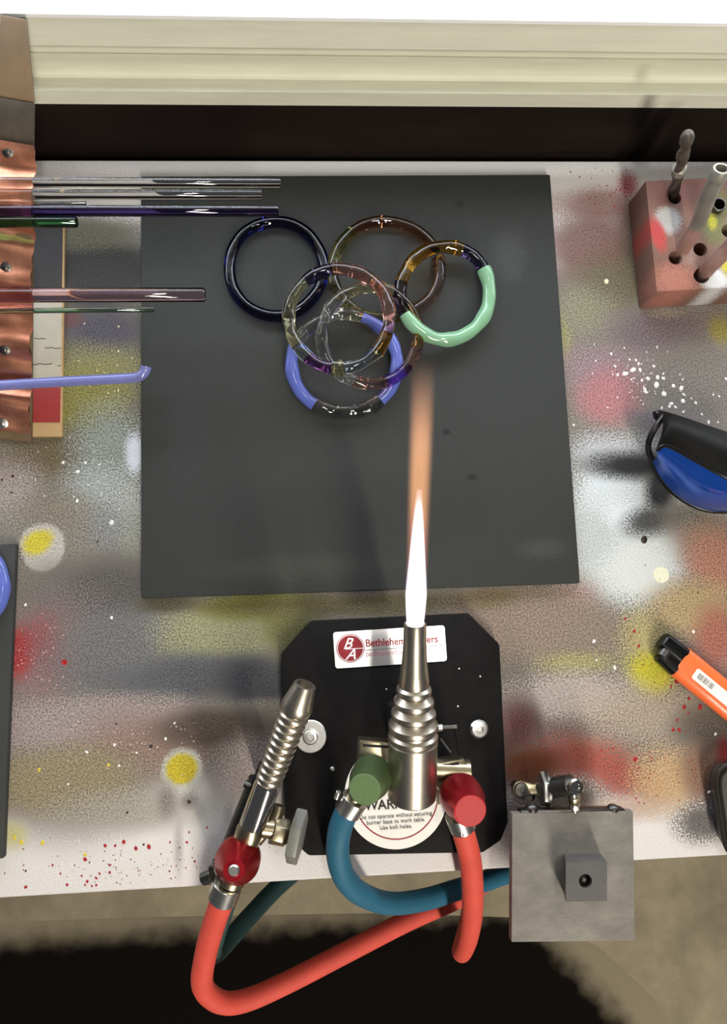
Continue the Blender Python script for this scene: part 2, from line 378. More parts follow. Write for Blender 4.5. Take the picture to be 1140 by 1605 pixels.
# px, py, rx, ry, sRGB, opacity, grain, core, [rotation, wobble]
BLOBS = [
 # grey ground colour of the sprayed field
 (110, 800, 330, 530, (126, 120, 116), .97, .5, .82, 0, 0), (1010, 800, 330, 500, (128, 119, 108), .97, .5, .84, 0, 0), (560, 800, 620, 510, (122, 116, 106), 1, .4, .80, 0, 0),
 # bare strip along the wall, its window glare painted in as near-white
 (560, 258, 700, 34, (252, 252, 255), .95, .3, .55, 0, 0),
 # left
 (140, 540, 170, 230, (100, 96, 84), .95, .5, .4), (160, 425, 90, 72, (42, 40, 39), .96, .6, .4), (140, 365, 110, 34, (96, 94, 78), .85, .5, .3),
 (165, 520, 78, 50, (70, 65, 76), .9, .6, .25), (112, 500, 26, 22, (104, 52, 52), .6, .6, .1),
 (150, 585, 110, 60, (128, 125, 82), .85, .6, .2), (125, 630, 85, 62, (126, 122, 64), .9, .6, .3), (60, 715, 100, 50, (108, 98, 74), .9, .6, .3),
 (175, 715, 80, 90, (138, 146, 140), .85, .9, .2), (211, 712, 22, 46, (208, 214, 228), .95, .3, .3), (150, 760, 60, 60, (158, 164, 164), .6, .9, .1), (200, 790, 40, 60, (160, 164, 160), .6, .7, .1),
 (15, 755, 60, 60, (152, 142, 136), .8, .5, .2), (90, 800, 70, 40, (122, 114, 100), .75, .6, .1), (170, 830, 50, 50, (122, 124, 124), .7, .6, .1), (205, 850, 30, 60, (136, 138, 128), .6, .6, .1),
 (68, 858, 37, 40, (178, 172, 164), .85, .35, .80, 0, .3), (60, 850, 32, 23, (186, 172, 40), .95, .6, .45, 30),
 (165, 925, 130, 66, (82, 78, 76), .9, .9, .25), (95, 960, 80, 60, (118, 106, 106), .6, .8, .1),
 (70, 1030, 72, 78, (142, 90, 92), .75, .9, .1), (28, 1025, 36, 50, (168, 34, 36), .95, .8, .25), (60, 1000, 40, 40, (150, 60, 62), .5, .9, .1),
 (230, 1030, 180, 90, (104, 104, 106), .9, .8, .35), (360, 985, 130, 60, (146, 144, 110), .9, .6, .3), (410, 950, 110, 26, (116, 116, 48), .9, .7, .3), (450, 975, 50, 40, (112, 112, 56), .85, .5, .2), (260, 945, 60, 18, (84, 82, 60), .8, .6, .2),
 (330, 1062, 170, 40, (82, 83, 87), .9, .7, .3), (405, 1065, 80, 44, (64, 65, 68), .9, .6, .3),
 (160, 1128, 230, 50, (154, 140, 138), .85, .6, .35), (235, 1165, 130, 60, (140, 114, 102), .8, .6, .2), (400, 1116, 90, 20, (136, 128, 118), .8, .5, .3),
 (330, 1140, 110, 36, (78, 66, 58), .92, .6, .3), (60, 1150, 90, 36, (154, 140, 138), .6, .6, .1),
 (100, 1225, 140, 56, (142, 130, 102), .9, .7, .35), (215, 1270, 150, 40, (158, 152, 140), .8, .5, .2), (20, 1310, 34, 32, (186, 180, 108), .7, .6, .1),
 (285, 1206, 35, 35, (184, 184, 172), .8, .4, .70, 0, .25), (285, 1206, 28, 27, (186, 168, 34), .97, .5, .66, 0, .4),
 (262, 1255, 24, 40, (116, 108, 102), .7, .6, .1), (295, 1255, 20, 20, (108, 100, 96), .7, .6, .1), (280, 1330, 12, 60, (158, 152, 152), .7, .4, .1, 0),
 (390, 1215, 70, 60, (150, 136, 132), .85, .5, .25), (440, 1290, 40, 60, (150, 140, 134), .5, .5, .1),
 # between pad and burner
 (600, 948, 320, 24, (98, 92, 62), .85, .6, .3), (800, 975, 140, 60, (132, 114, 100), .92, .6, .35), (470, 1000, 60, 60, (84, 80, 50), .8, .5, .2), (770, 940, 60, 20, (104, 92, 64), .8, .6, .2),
 # right, top to bottom
 (940, 322, 110, 40, (142, 100, 92), .8, .8, .25), (930, 385, 110, 75, (118, 86, 77), .92, .6, .35), (985, 290, 26, 36, (166, 50, 58), .8, 1., .15), (985, 345, 36, 60, (96, 58, 54), .75, .6, .1), (1000, 400, 40, 80, (78, 72, 54), .8, .5, .2),
 (960, 445, 80, 60, (104, 98, 76), .85, .6, .25), (920, 490, 70, 50, (132, 128, 104), .85, .6, .2), (1030, 520, 110, 50, (116, 104, 108), .88, .7, .3), (1130, 520, 30, 40, (150, 138, 50), .8, .6, .15), (1045, 490, 40, 14, (160, 150, 134), .6, .6, .1),
 (885, 540, 22, 60, (148, 144, 90), .7, .6, .1), (1095, 600, 110, 75, (112, 105, 98), .92, .7, .4), (940, 575, 90, 50, (140, 116, 122), .85, .7, .2), (955, 620, 62, 56, (164, 108, 110), .88, .7, .25),
 (1060, 672, 90, 28, (98, 90, 96), .85, .5, .25, -15), (950, 710, 90, 40, (172, 174, 176), .85, .7, .2), (975, 840, 125, 130, (186, 191, 190), .95, .8, .45),
 (950, 770, 60, 50, (200, 206, 208), .8, .6, .2), (975, 810, 40, 36, (214, 220, 222), .8, .5, .2), (1000, 890, 80, 70, (210, 214, 212), .9, .5, .2),
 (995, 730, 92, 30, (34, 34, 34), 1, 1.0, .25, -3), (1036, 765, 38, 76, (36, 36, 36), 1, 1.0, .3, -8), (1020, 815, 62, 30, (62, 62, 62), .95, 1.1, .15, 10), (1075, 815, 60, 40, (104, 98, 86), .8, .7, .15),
 (1115, 850, 70, 46, (150, 122, 100), .88, .6, .25), (1125, 885, 60, 60, (176, 122, 104), .85, .6, .2), (1085, 955, 90, 56, (172, 150, 110), .9, .7, .3), (1125, 1000, 50, 60, (160, 98, 84), .9, .6, .25),
 (905, 935, 50, 40, (160, 124, 110), .6, .7, .1), (880, 990, 130, 60, (136, 120, 106), .9, .7, .35), (1010, 1000, 50, 60, (178, 164, 108), .75, .7, .1), (1022, 1058, 44, 42, (184, 176, 44), .95, .7, .3),
 (905, 1040, 80, 24, (160, 154, 100), .75, .7, .1), (900, 1090, 120, 44, (176, 164, 156), .85, .7, .25), (1000, 1120, 120, 50, (170, 154, 138), .7, .7, .2), (1115, 1140, 70, 44, (86, 78, 68), .9, 1., .2),
 (815, 1140, 40, 50, (112, 64, 68), .85, .8, .2), (880, 1150, 60, 26, (128, 96, 92), .7, .8, .1), (890, 1190, 110, 40, (166, 88, 72), .9, .9, .25), (970, 1215, 90, 40, (156, 74, 62), .85, 1., .2, -20), (830, 1205, 66, 44, (104, 54, 22), .92, .6, .3), (1045, 1225, 66, 60, (190, 158, 116), .85, .9, .2),
 (1110, 1215, 50, 56, (120, 86, 70), .85, .8, .25), (1138, 1180, 22, 34, (138, 36, 36), .9, .6, .2), (880, 1255, 80, 40, (76, 62, 44), .9, .7, .25), (980, 1270, 100, 24, (180, 150, 130), .6, .9, .1), (1105, 1290, 60, 36, (78, 73, 72), .9, 1., .2),
 (815, 1310, 50, 60, (84, 64, 70), .85, .5, .25),
 # small thick spots
 (1037, 901, 13, 13, (232, 232, 206), 1, .1, .85, 0, .1), (101, 1038, 5, 5, (166, 26, 30), 1, 0, .7, 0, 0),
]
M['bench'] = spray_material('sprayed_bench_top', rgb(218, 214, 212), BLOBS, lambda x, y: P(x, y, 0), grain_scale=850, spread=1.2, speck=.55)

# ------------------------------------------------------------------ the setting
yb = (P(50, 253, 0).y + P(1140, 250, 0).y) / 2          # back edge of the bench
yf = (P(0, 1408, 0).y + P(1140, 1341, 0).y) / 2         # front edge of the bench
yw = yb + 0.006                                         # face of the wall
tag(obj('floor', box((0, 0, -0.02), (5, 5, 0.04)), M['floor'], smooth=False), kind='structure')
def profile(name, yz, x0, x1, m, kind='structure'):
    bm = bmesh.new()
    a = [bm.verts.new((x0, y, z)) for y, z in yz]; b = [bm.verts.new((x1, y, z)) for y, z in yz]; n = len(a)
    for i in range(n): bm.faces.new((a[i], a[(i + 1) % n], b[(i + 1) % n], b[i]))
    bm.faces.new(a[::-1]); bm.faces.new(b)
    return tag(obj(name, bm, m, angle=28), kind=kind)
def hz(py, Y):          # height above the bench of the point at plane Y seen on photo row py (x = 560)
    d = ROT @ Vector(((560 - 570) / F, (802.5 - py) / F, -1.0)); t = Y / d.y
    return T + H + d.z * t
tag(obj('wall_back', box((0, yw + 0.06, (hz(150, yw)) / 2), (3.2, 0.12, hz(150, yw))), M['darkwall'], smooth=False), kind='structure')
# apron moulding under the window, from its lower lip up to the sill
Y0 = yw - 0.004
rows_ = [(166, 0), (145.5, 0), (143, .0015), (135, .0085), (126, .0150), (118, .0176), (112, .0186), (98, .0186), (92, .0164), (89, .0164), (87, .0188), (79, .0194), (76.5, .0182), (30, .0232)]
pr = [(yw + .02, hz(166, Y0))] + [(Y0 + dy, hz(py, Y0 + dy)) for py, dy in rows_]
zs = pr[-1][1]; ys_ = pr[-1][0]
pr += [(yw + .06, zs), (yw + .06, hz(166, Y0))]
profile('trim_1', pr, -1.5, 1.5, M['cream'])
profile('trim_2', [(ys_ - .001, zs - .001), (ys_ - .0018, zs), (ys_ - .0016, zs + .0025), (ys_ + .0006, zs + .0036), (yw + .16, zs + .010), (yw + .16, zs - .001)], -1.5, 1.5, M['sillwhite'])
# unseen window above the sill: daylight through a diffusing pane, white frame
wz0 = zs + 0.010
fr = empty('unseen_window_1', (0, yw + 0.12, wz0), 'unseen white framed window above the sill', 'window'); fr['kind'] = 'structure'; del fr['category']
WH_ = .17      # unseen pane and wall above it, set low to limit the daylight
for (cx, cz, sx, sz) in ((0, wz0 + .01, 2.2, .02), (0, wz0 + WH_ + .03, 2.2, .02), (-1.08, wz0 + .02 + WH_ / 2, .04, WH_), (1.08, wz0 + .02 + WH_ / 2, .04, WH_)):
    obj('unseen_window_frame', box((cx, yw + 0.12, cz), (sx, 0.05, sz), bev=.003), M['sillwhite'], fr)
M['daylight'] = mat('window_daylight', rgb(220, 230, 255), rough=0.4, emit=((0.84, 0.91, 1.0, 1), WINDOW_STRENGTH))
obj('unseen_window_pane', box((0, yw + 0.125, wz0 + .02 + WH_ / 2), (2.12, 0.006, WH_)), M['daylight'], fr, smooth=False)
tag(obj('unseen_wall_above_window', box((0, yw + 0.10, wz0 + WH_ + .04 + .45), (3.2, 0.12, 0.9)), M['wallpaint'], smooth=False), kind='structure')
for s, nm in ((-1, 'left'), (1, 'right')):
    tag(obj('unseen_wall_beside_window_' + nm, box((s * 1.35, yw + 0.10, wz0 + .02 + WH_ / 2), (0.5, 0.12, WH_ + .04)), M['wallpaint'], smooth=False), kind='structure')

# ------------------------------------------------------------------ bench
bench = empty('work_bench', (0, (yb + yf) / 2, 0), 'metal topped work bench covered in multicoloured spray paint', 'bench')
xl, xr = -0.75, 0.80
pe = lambda x: P(x, 0, 0)
f0 = P(0, 1408, 0); f1 = P(1140, 1341, 0)
k = (f1.y - f0.y) / (f1.x - f0.x); yl, yr = f0.y + k * (xl - f0.x), f0.y + k * (xr - f0.x)
bm = prism([V(xl, yl, T - .028), V(xr, yr, T - .028), V(xr, yb, T - .028), V(xl, yb, T - .028)], [V(xl, yl, T), V(xr, yr, T), V(xr, yb, T), V(xl, yb, T)], bev=.0016)
obj('bench_top', bm, M['bench'], bench, smooth=True)
M['rail'] = mat('bench_frame_paint', rgb(60, 58, 54), rough=.6, var=.1)
for x in (xl + .06, xr - .06):
    for y in (yb - .06, max(yl, yr) + .10):
        obj('leg', box((x, y, (T - .028) / 2), (.05, .05, T - .028), bev=.003), M['rail'], bench)
# paint drops: flattened beads of dried paint on the bench top
def drops(lst):
    bm = bmesh.new(); cl = bm.loops.layers.float_color.new('drop')
    for (px, py, r, c) in lst:
        w = P(px, py, 0.0); R_ = px2m(r); n = 9 if r > 1.5 else 6
        el = random.uniform(.75, 1.25); a0 = random.uniform(0, PI)
        def pt(i, f, h):
            t = 2 * PI * i / n; rr = R_ * f * (1 + .12 * math.sin(2 * t + a0))
            x, y = rr * math.cos(t) * el, rr * math.sin(t) / el
            return V(w.x + x * math.cos(a0) - y * math.sin(a0), w.y + x * math.sin(a0) + y * math.cos(a0), T + h)
        hh = min(.0005, R_ * .3)
        A = [bm.verts.new(pt(i, 1, 0.00004)) for i in range(n)]; B = [bm.verts.new(pt(i, .7, hh)) for i in range(n)]
        fs = [bm.faces.new(B)] + [bm.faces.new((A[i], A[(i + 1) % n], B[(i + 1) % n], B[i])) for i in range(n)]
        for f in fs:
            for l in f.loops: l[cl] = rgb(*c)
    q = NT('dried_paint_drops'); at = q.add('ShaderNodeAttribute'); at.attribute_name = 'drop'; q.link(at.outputs['Color'], q.b.inputs['Base Color']); q.b.inputs['Roughness'].default_value = .35
    o = obj('paint_drops', bm, q.m, bench); o['kind'] = 'stuff'; return o
WH, RD, YL, DK = (238, 232, 228), (160, 32, 38), (208, 186, 60), (58, 44, 40)
DL = []
z6 = lambda u, v: (880 + u / 3.823, 540 + v / 3.823)
for u, v, r in ((430, 152, 4.6), (385, 175, 4.6), (473, 153, 3.2), (520, 205, 3.6), (578, 197, 3.6), (612, 203, 3), (572, 243, 5), (673, 248, 3.4), (720, 262, 4), (617, 297, 4.6), (730, 340, 4), (507, 285, 4), (484, 215, 2.6), (807, 350, 2.6),
                (661, 355, 3.2), (650, 372, 2.6), (603, 380, 2), (685, 375, 2.6), (733, 403, 2), (843, 418, 2), (884, 465, 2.8), (340, 180, 2.2), (323, 130, 2.2), (410, 90, 2), (448, 93, 2.2), (464, 115, 2.6), (555, 130, 2.6), (940, 465, 1.8), (912, 300, 1.8),
                (947, 310, 1.8), (300, 55, 2.4), (500, 265, 3), (712, 180, 1.4), (420, 210, 1.8), (208, 98, 1.6), (988, 205, 2.4), (75, 482, 2), (735, 300, 2.6), (612, 175, 1.8), (780, 322, 1.6), (378, 20, 1.6), (575, 15, 2)):
    DL.append((*z6(u, v), r, WH))
zl = lambda u, v: (u / 2.85, 1050 + v / 2.85)
for u, v, r in ((470, 785, 2.6), (553, 768, 3), (607, 797, 3), (665, 790, 3.4), (380, 846, 3), (115, 970, 2.4), (300, 960, 2.2), (390, 945, 2.2), (430, 930, 2), (595, 970, 2.6), (235, 872, 1.8), (515, 785, 2), (490, 905, 2), (870, 855, 1.8), (835, 770, 2), (430, 962, 1.8), (410, 965, 1.6), (492, 872, 1.8), (270, 910, 1.6), (365, 920, 1.6), (445, 910, 1.8), (845, 725, 1.6), (760, 770, 1.6), (925, 703, 1.6), (735, 965, 2), (380, 960, 1.6)):
    DL.append((*zl(u, v), r, RD))
for u, v, r in ((175, 447, 2.6), (190, 772, 3.4), (95, 770, 3.4), (65, 748, 3), (380, 825, 2.6), (485, 425, 2.4)): DL.append((*zl(u, v), r, YL))
for u, v, r in ((512, 335, 2.2), (388, 367, 2.2), (740, 308, 2.2), (780, 238, 1.6), (305, 510, 1.6), (610, 370, 1.6), (532, 428, 1.8)): DL.append((*zl(u, v), r, WH))
for u, v, r in ((518, 240, 1.8), (675, 340, 3), (845, 588, 3), (235, 872, 1.6), (115, 898, 1.6), (400, 860, 1.4), (642, 780, 1.8), (568, 637, 2)): DL.append((*zl(u, v), r, DK))
zr = lambda u, v: (900 + u / 4.225, 940 + v / 4.225)
for u, v, r in ((400, 208, 2.6), (430, 305, 2.6), (340, 125, 2.2), (678, 545, 3), (730, 710, 3.4), (836, 711, 4), (657, 860, 3), (698, 862, 3), (685, 795, 2.4), (762, 655, 2.8), (757, 752, 1.8), (405, 1055, 3.6), (515, 1045, 1.8), (645, 575, 2), (182, 995, 2), (260, 985, 1.8)):
    DL.append((*zr(u, v), r, RD))
for u, v, r in ((133, 275, 2.8), (270, 450, 3), (792, 212, 2.6), (938, 890, 2.4), (895, 1275, 2.4), (150, 400, 1.6)): DL.append((*zr(u, v), r, WH))
DL += [(951, 441, 4.2, (226, 226, 190)), (1122, 1264, 4, YL), (1010, 846, 6, (46, 32, 28)), (175, 819, 4, (205, 208, 204)), (121, 785, 2.4, WH), (99, 725, 2.6, WH), (122, 739, 2.8, WH), (175, 968, 2.4, WH), (40, 948, 2.2, WH), (134, 725, 2.4, WH), (156, 728, 1.6, WH),
       (1085, 1345, 1.6, WH), (20, 746, 2.6, (70, 20, 24)), (3, 752, 2, (70, 20, 24)), (18, 772, 2, (60, 40, 36)), (153, 849, 2, DK)]
for (cx, cy, sx, sy, n, c, r0, r1) in ((1000, 600, 60, 40, 60, WH, .6, 1.5), (140, 740, 60, 60, 70, (190, 194, 190), .6, 1.6), (190, 1360, 170, 30, 110, (120, 40, 46), .5, 1.3), (1030, 1010, 80, 60, 60, (130, 60, 50), .5, 1.3), (1000, 1200, 120, 60, 110, (150, 52, 46), .5, 1.5),
                                      (70, 1040, 60, 60, 60, (190, 150, 150), .6, 1.5), (200, 1170, 120, 60, 60, (190, 180, 160), .5, 1.4), (960, 300, 50, 30, 40, (150, 60, 66), .7, 1.8), (180, 600, 50, 80, 20, (220, 216, 170), .8, 1.6), (60, 760, 50, 60, 30, (70, 60, 54), .5, 1.2), (1100, 930, 50, 60, 50, (120, 84, 60), .5, 1.3), (420, 1290, 50, 50, 24, (120, 80, 80), .5, 1.2)):
    for _ in range(n):
        DL.append((random.gauss(cx, sx * .6), random.gauss(cy, sy * .6), random.uniform(r0, r1), c))
DL = [d for d in DL if 258 < d[1] < 1400 - .0588 * d[0]]
drops(DL)

# soft shadow on the floor before the bench, painted on a thin slab
zf = -T
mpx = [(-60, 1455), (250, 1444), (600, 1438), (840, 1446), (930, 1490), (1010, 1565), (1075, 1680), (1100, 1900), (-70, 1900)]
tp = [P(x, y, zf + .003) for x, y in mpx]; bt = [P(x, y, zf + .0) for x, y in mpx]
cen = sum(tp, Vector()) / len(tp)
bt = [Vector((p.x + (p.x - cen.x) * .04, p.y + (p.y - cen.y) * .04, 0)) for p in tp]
q = NT('painted_floor_shadow'); ge = q.add('ShaderNodeNewGeometry'); sp = q.add('ShaderNodeSeparateXYZ'); q.link(ge.outputs['Position'], sp.inputs[0])
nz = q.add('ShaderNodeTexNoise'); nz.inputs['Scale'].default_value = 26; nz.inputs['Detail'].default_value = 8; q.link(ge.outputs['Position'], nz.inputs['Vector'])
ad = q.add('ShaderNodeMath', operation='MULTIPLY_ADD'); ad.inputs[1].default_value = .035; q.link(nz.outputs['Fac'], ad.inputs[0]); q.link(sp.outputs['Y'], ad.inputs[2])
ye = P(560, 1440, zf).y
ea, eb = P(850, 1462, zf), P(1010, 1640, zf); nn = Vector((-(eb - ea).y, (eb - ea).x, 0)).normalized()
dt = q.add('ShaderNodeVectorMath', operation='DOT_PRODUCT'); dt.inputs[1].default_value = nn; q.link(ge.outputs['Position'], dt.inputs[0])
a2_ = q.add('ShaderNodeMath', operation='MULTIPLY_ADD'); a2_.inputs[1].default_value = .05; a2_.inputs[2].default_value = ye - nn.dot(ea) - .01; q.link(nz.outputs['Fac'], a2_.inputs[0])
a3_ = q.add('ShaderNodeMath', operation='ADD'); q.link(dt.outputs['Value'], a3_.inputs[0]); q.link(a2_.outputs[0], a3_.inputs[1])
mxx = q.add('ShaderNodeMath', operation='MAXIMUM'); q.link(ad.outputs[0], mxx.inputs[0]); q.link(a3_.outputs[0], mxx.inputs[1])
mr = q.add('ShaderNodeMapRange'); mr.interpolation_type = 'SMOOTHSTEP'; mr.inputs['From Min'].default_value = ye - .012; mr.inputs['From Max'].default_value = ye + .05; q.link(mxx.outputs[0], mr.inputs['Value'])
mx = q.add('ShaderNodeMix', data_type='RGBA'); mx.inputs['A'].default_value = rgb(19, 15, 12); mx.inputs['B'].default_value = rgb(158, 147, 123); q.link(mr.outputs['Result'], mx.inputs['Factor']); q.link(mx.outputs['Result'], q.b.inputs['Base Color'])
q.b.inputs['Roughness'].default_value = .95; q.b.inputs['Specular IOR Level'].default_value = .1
M['mat'] = q.m      # shadow darkness as colour, blended into the floor colour at its soft border
tag(obj('floor_shadow_slab', prism(bt, tp), M['mat']), 'dark shadow on the concrete floor in front of the bench, modelled as a thin slab', 'mat')  # stands in for the floor shadow, no mat lies here

# ------------------------------------------------------------------ graphite pads
M['graphite'] = spray_material('graphite_pad_surface', rgb(50, 52, 50), [
  (350, 800, 160, 60, (48, 50, 49), .5, .3, .1), (580, 800, 260, 90, (43, 44, 42), .6, .3, .2), (700, 677, 9, 7, (26, 26, 25), .8, .2, .3), (740, 748, 10, 7, (26, 26, 25), .8, .2, .3), (290, 690, 60, 130, (54, 57, 57), .5, .3, .1),
  (800, 400, 40, 70, (70, 72, 70), .5, .4, .2), (850, 860, 60, 24, (76, 78, 76), .4, .5, .1), (460, 890, 200, 30, (68, 68, 62), .5, .4, .1), (330, 320, 100, 30, (52, 54, 50), .5, .3, .1), (720, 320, 14, 10, (34, 34, 33), .7, .3, .2)],
  lambda x, y: P(x, y, .006), grain_scale=1400, rough=.75, speck=.16, bumpy=.1)
M['graphite'].node_tree.nodes['Principled BSDF'].inputs['Specular IOR Level'].default_value = .3
pad = tag(obj('graphite_pad', slab([(221, 276), (863, 273), (910, 914), (221, 938)], 0.0, 0.006, bev=.0010), M['graphite']), 'large square dark grey graphite pad under the glass rings', 'pad')
pad2 = tag(obj('graphite_pad', slab([(-330, 868), (25, 852), (5, 1346), (-360, 1372)], 0.0, 0.006, bev=.0010), M['graphite3']), 'dark grey graphite pad at the left edge with one blue ring on it', 'pad')

# ------------------------------------------------------------------ glass rings
def ring(label, cx, cy, rx, ry, zc, gx, gy, r, segs, wob=.06, seed=0, group='glass rings piled on the graphite pad'):
    """segs: (start deg, end deg, material, radius factor, part name); angles anticlockwise in the photo from 3 o'clock"""
    zz = lambda a: zc + gx * math.cos(a) + gy * math.sin(a)
    def pt(a):
        w = 1 + .008 * math.sin(3 * a + seed) + .006 * math.sin(5 * a + 2 * seed)
        return P(cx + rx * w * math.cos(a), cy - ry * w * math.sin(a), zz(a))
    root = empty('glass_ring', P(cx, cy, zc - r), label, 'ring', group)
    for (a0, a1, m, rf, nm) in segs:
        A0, A1 = math.radians(a0), math.radians(a1); n = max(4, int(abs(a1 - a0) / 5))
        path = [pt(A0 + (A1 - A0) * i / n) for i in range(n + 1)]
        def rad(t, A0=A0, A1=A1, rf=rf, m=m):
            a = A0 + (A1 - A0) * t
            return r * rf * (1 + wob * math.sin(7 * a + seed) + wob * .7 * math.sin(13 * a + 3 * seed) + (.2 * wob * math.sin(31 * a + seed) if m.startswith('g_') else 0))
        obj(nm, tube(spline(path, 2), rad, 24), M[m], root, angle=60)
    return root
tr = .0043; Z0 = .006
ring('dark cobalt blue glass ring, leftmost on the pad', 433, 421, 74, 74, Z0 + tr, 0, 0, tr, [(0, 180, 'g_cobalt', 1, 'glass_tube'), (180, 360, 'g_cobalt', 1, 'glass_tube')], wob=.02, seed=1)
ring('open brown amber and rose glass ring lying behind the mint ring', 605, 423, 84, 76, Z0 + tr, 0, 0, tr,
     [(28, 128, 'g_brown', .95, 'glass_segment'), (128, 200, 'g_olive', 1, 'glass_segment'), (200, 300, 'g_yellow', 1, 'glass_segment'), (300, 365, 'g_rose', 1.05, 'glass_segment'), (365, 374, 'g_pink', 1.15, 'end_bead')], wob=.03, seed=2)
ring('ring of periwinkle blue glass with a clear section at the front', 540, 570, 83, 77, Z0 + tr + .0045, 0, .0045, tr * 1.08,
     [(-48, 38, 'peri', 1, 'glass_segment'), (38, 70, 'peri', .9, 'glass_segment'), (70, 160, 'g_clear', .9, 'glass_segment'), (160, 236, 'peri', 1.02, 'glass_segment'), (236, 262, 'g_clear', 1.15, 'glass_segment'), (262, 290, 'g_clear', 1.1, 'glass_segment'), (290, 312, 'g_clear', 1.15, 'glass_segment')], wob=.07, seed=3)
ring('pale rose glass ring with a purple front section, under the topmost ring', 580, 526, 76, 76, Z0 + tr + .0135, -.005, .0035, tr,
     [(-110, -72, 'g_rose', 1, 'glass_segment'), (-72, -38, 'g_purple', 1, 'glass_segment'), (-38, -15, 'g_rose', 1, 'glass_segment'), (-15, 40, 'g_amber', .95, 'glass_segment'), (40, 120, 'g_yellow', .95, 'glass_segment'), (120, 250, 'g_clear', 1, 'glass_segment')], wob=.05, seed=4)
ring('ring of amber and mint green glass with purple joints, rightmost', 698, 459, 70, 73, Z0 + tr + .008, -.004, .0015, tr * 1.1,
     [(67, 168, 'g_amber', 1, 'glass_segment'), (31, 67, 'g_violet', 1, 'joint'), (168, 207, 'g_violet', 1, 'joint'), (207, 391, 'mint', 1.06, 'glass_segment')], wob=.06, seed=5)
ring('topmost ring of the pile, pink and pale yellow clear glass', 532, 499, 79, 78, Z0 + tr + .0235, .003, 0, tr * 1.02,
     [(-18, 98, 'g_pink', 1, 'glass_segment'), (98, 132, 'g_violet', 1.02, 'glass_segment'), (132, 214, 'g_yellow', 1, 'glass_segment'), (214, 232, 'g_blue', 1, 'glass_segment'), (232, 262, 'g_purple', .95, 'glass_segment'), (262, 276, 'g_yellow', 1.3, 'bead'), (276, 318, 'g_blue', .95, 'glass_segment'), (318, 342, 'g_amber', 1.05, 'glass_segment')], wob=.07, seed=6)
# ring on the other pad, cut by the frame
ring('periwinkle blue glass ring on the small dark pad at the left edge', -66, 918, 71, 68, .006 + tr, 0, 0, tr * 1.1, [(-140, 80, 'peri', 1, 'glass_segment'), (80, 220, 'peri', 1, 'glass_segment')], wob=.05, seed=9, group='rings on the other pad')

# ------------------------------------------------------------------ rod rest: leaning wooden stick with nailed copper sheet
ra, rb = P(16, 690, .0085), P(20, 26, .121)
dirr = (rb - ra); Lr = dirr.length; dd = dirr.normalized()
side = Vector((1, 0, 0)) - dd * dd.x; side.normalize(); upn = side.cross(dd).normalized()
rest = empty('rod_rest', ra, 'wooden stick rest faced with rippled nailed copper sheet, leaning to the window trim', 'rod rest')
def RP(t, s, h): return ra + dd * (t * Lr) + side * s + upn * h
wr = .0135
def plank(t0, t1, w0, w1, th, name, m, bev=.0012, hw=0.0):
    return obj(name, prism([RP(t0, -w0, -th), RP(t0, w0, -th), RP(t1, w1, -th), RP(t1, -w1, -th)], [RP(t0, -w0, hw), RP(t0, w0, hw), RP(t1, w1, hw), RP(t1, -w1, hw)], bev=bev), m, rest)
plank(0.0, .73, wr + .0005, wr - .001, .004, 'wood_stick', M['wood'])
plank(.73, .83, wr - .001, wr - .001, .004, 'charred_stretch', M['char'])
plank(.83, 1.0, wr - .001, .0072, .004, 'tapered_end', M['wood'])
rows = []; NT_ = 130
bumpsT = [(.03, -.6), (.115, 1), (.20, -1), (.30, 1), (.40, -1), (.50, 1), (.60, -1), (.70, 1)]
for i in range(NT_ + 1):
    t = .028 + (.735 - .028) * i / NT_
    hgt = .0044 + .0032 * math.sin(i / NT_ * 2 * PI * 4.1 - .6) + .0015 * math.sin(i / NT_ * 2 * PI * 9.3 + 1)
    rows.append([RP(t, (wr + .0012) * (-1 + 2 * j / 6) + .0004 * math.sin(i * .9 + j), hgt + .0006 * math.sin(i * .35 + j * .8)) for j in range(7)])
obj('copper_sheet', sheet(rows, .0006), M['copper'], rest, angle=60)
for (px, py) in ((17, 217), (17, 394), (12, 527), (9, 657)):
    # nail pressed into the copper
    t = (690 - py) / 664.0
    hh_ = max(.0044 + .0032 * math.sin((t + dt_ - .028) / .707 * 2 * PI * 4.1 - .6) + .0015 * math.sin((t + dt_ - .028) / .707 * 2 * PI * 9.3 + 1) for dt_ in (-.004, 0, .004))
    base = RP(t, -.001 if py < 600 else -.003, hh_ - .0002)
    obj('nail', lathe(base, base + upn * .002, [(0, .0034), (.0005, .0036), (.001, .0020), (.0018, .0016), (.0021, .0008)], 20), M['darksteel'] if py != 657 else M['zinc'], rest)

# painted strip under the rest
pb = empty('painted_board', P(73, 520, 0.0), 'thin wooden board painted black, cream and red, under the copper rest', 'board')
def strip(y0, y1, x0a, x1a, x0b, x1b, z0, z1, name, m, bev=.0006):
    return obj(name, slab([(x0a, y1), (x1a, y1), (x1b, y0), (x0b, y0)], z0, z1, bev=bev), m, pb)
strip(346, 684, -18, 97, -10, 101, 0.0, .0034, 'wood_core', M['woodpale'])
strip(348, 458, -16, 97, -8, 98.5, .0034, .0040, 'paint_band', M['paintblack'])
strip(462, 607, -16, 95, -8, 97, .0034, .0040, 'paint_band', M['paintcream'])
strip(607, 662, -17, 94, -16, 95, .0034, .0040, 'paint_band', M['paintred'])
for (ya, xa, xb) in ((531, 54, 72), (545, 70, 96), (571, 49, 82), (573, 90, 96)):
    obj('crack', tube(spline([P(xa + (xb - xa) * i / 5, ya + random.uniform(-1.4, 1.4), .0041) for i in range(6)], 3), .00022, 6), M['paintblack'], pb)

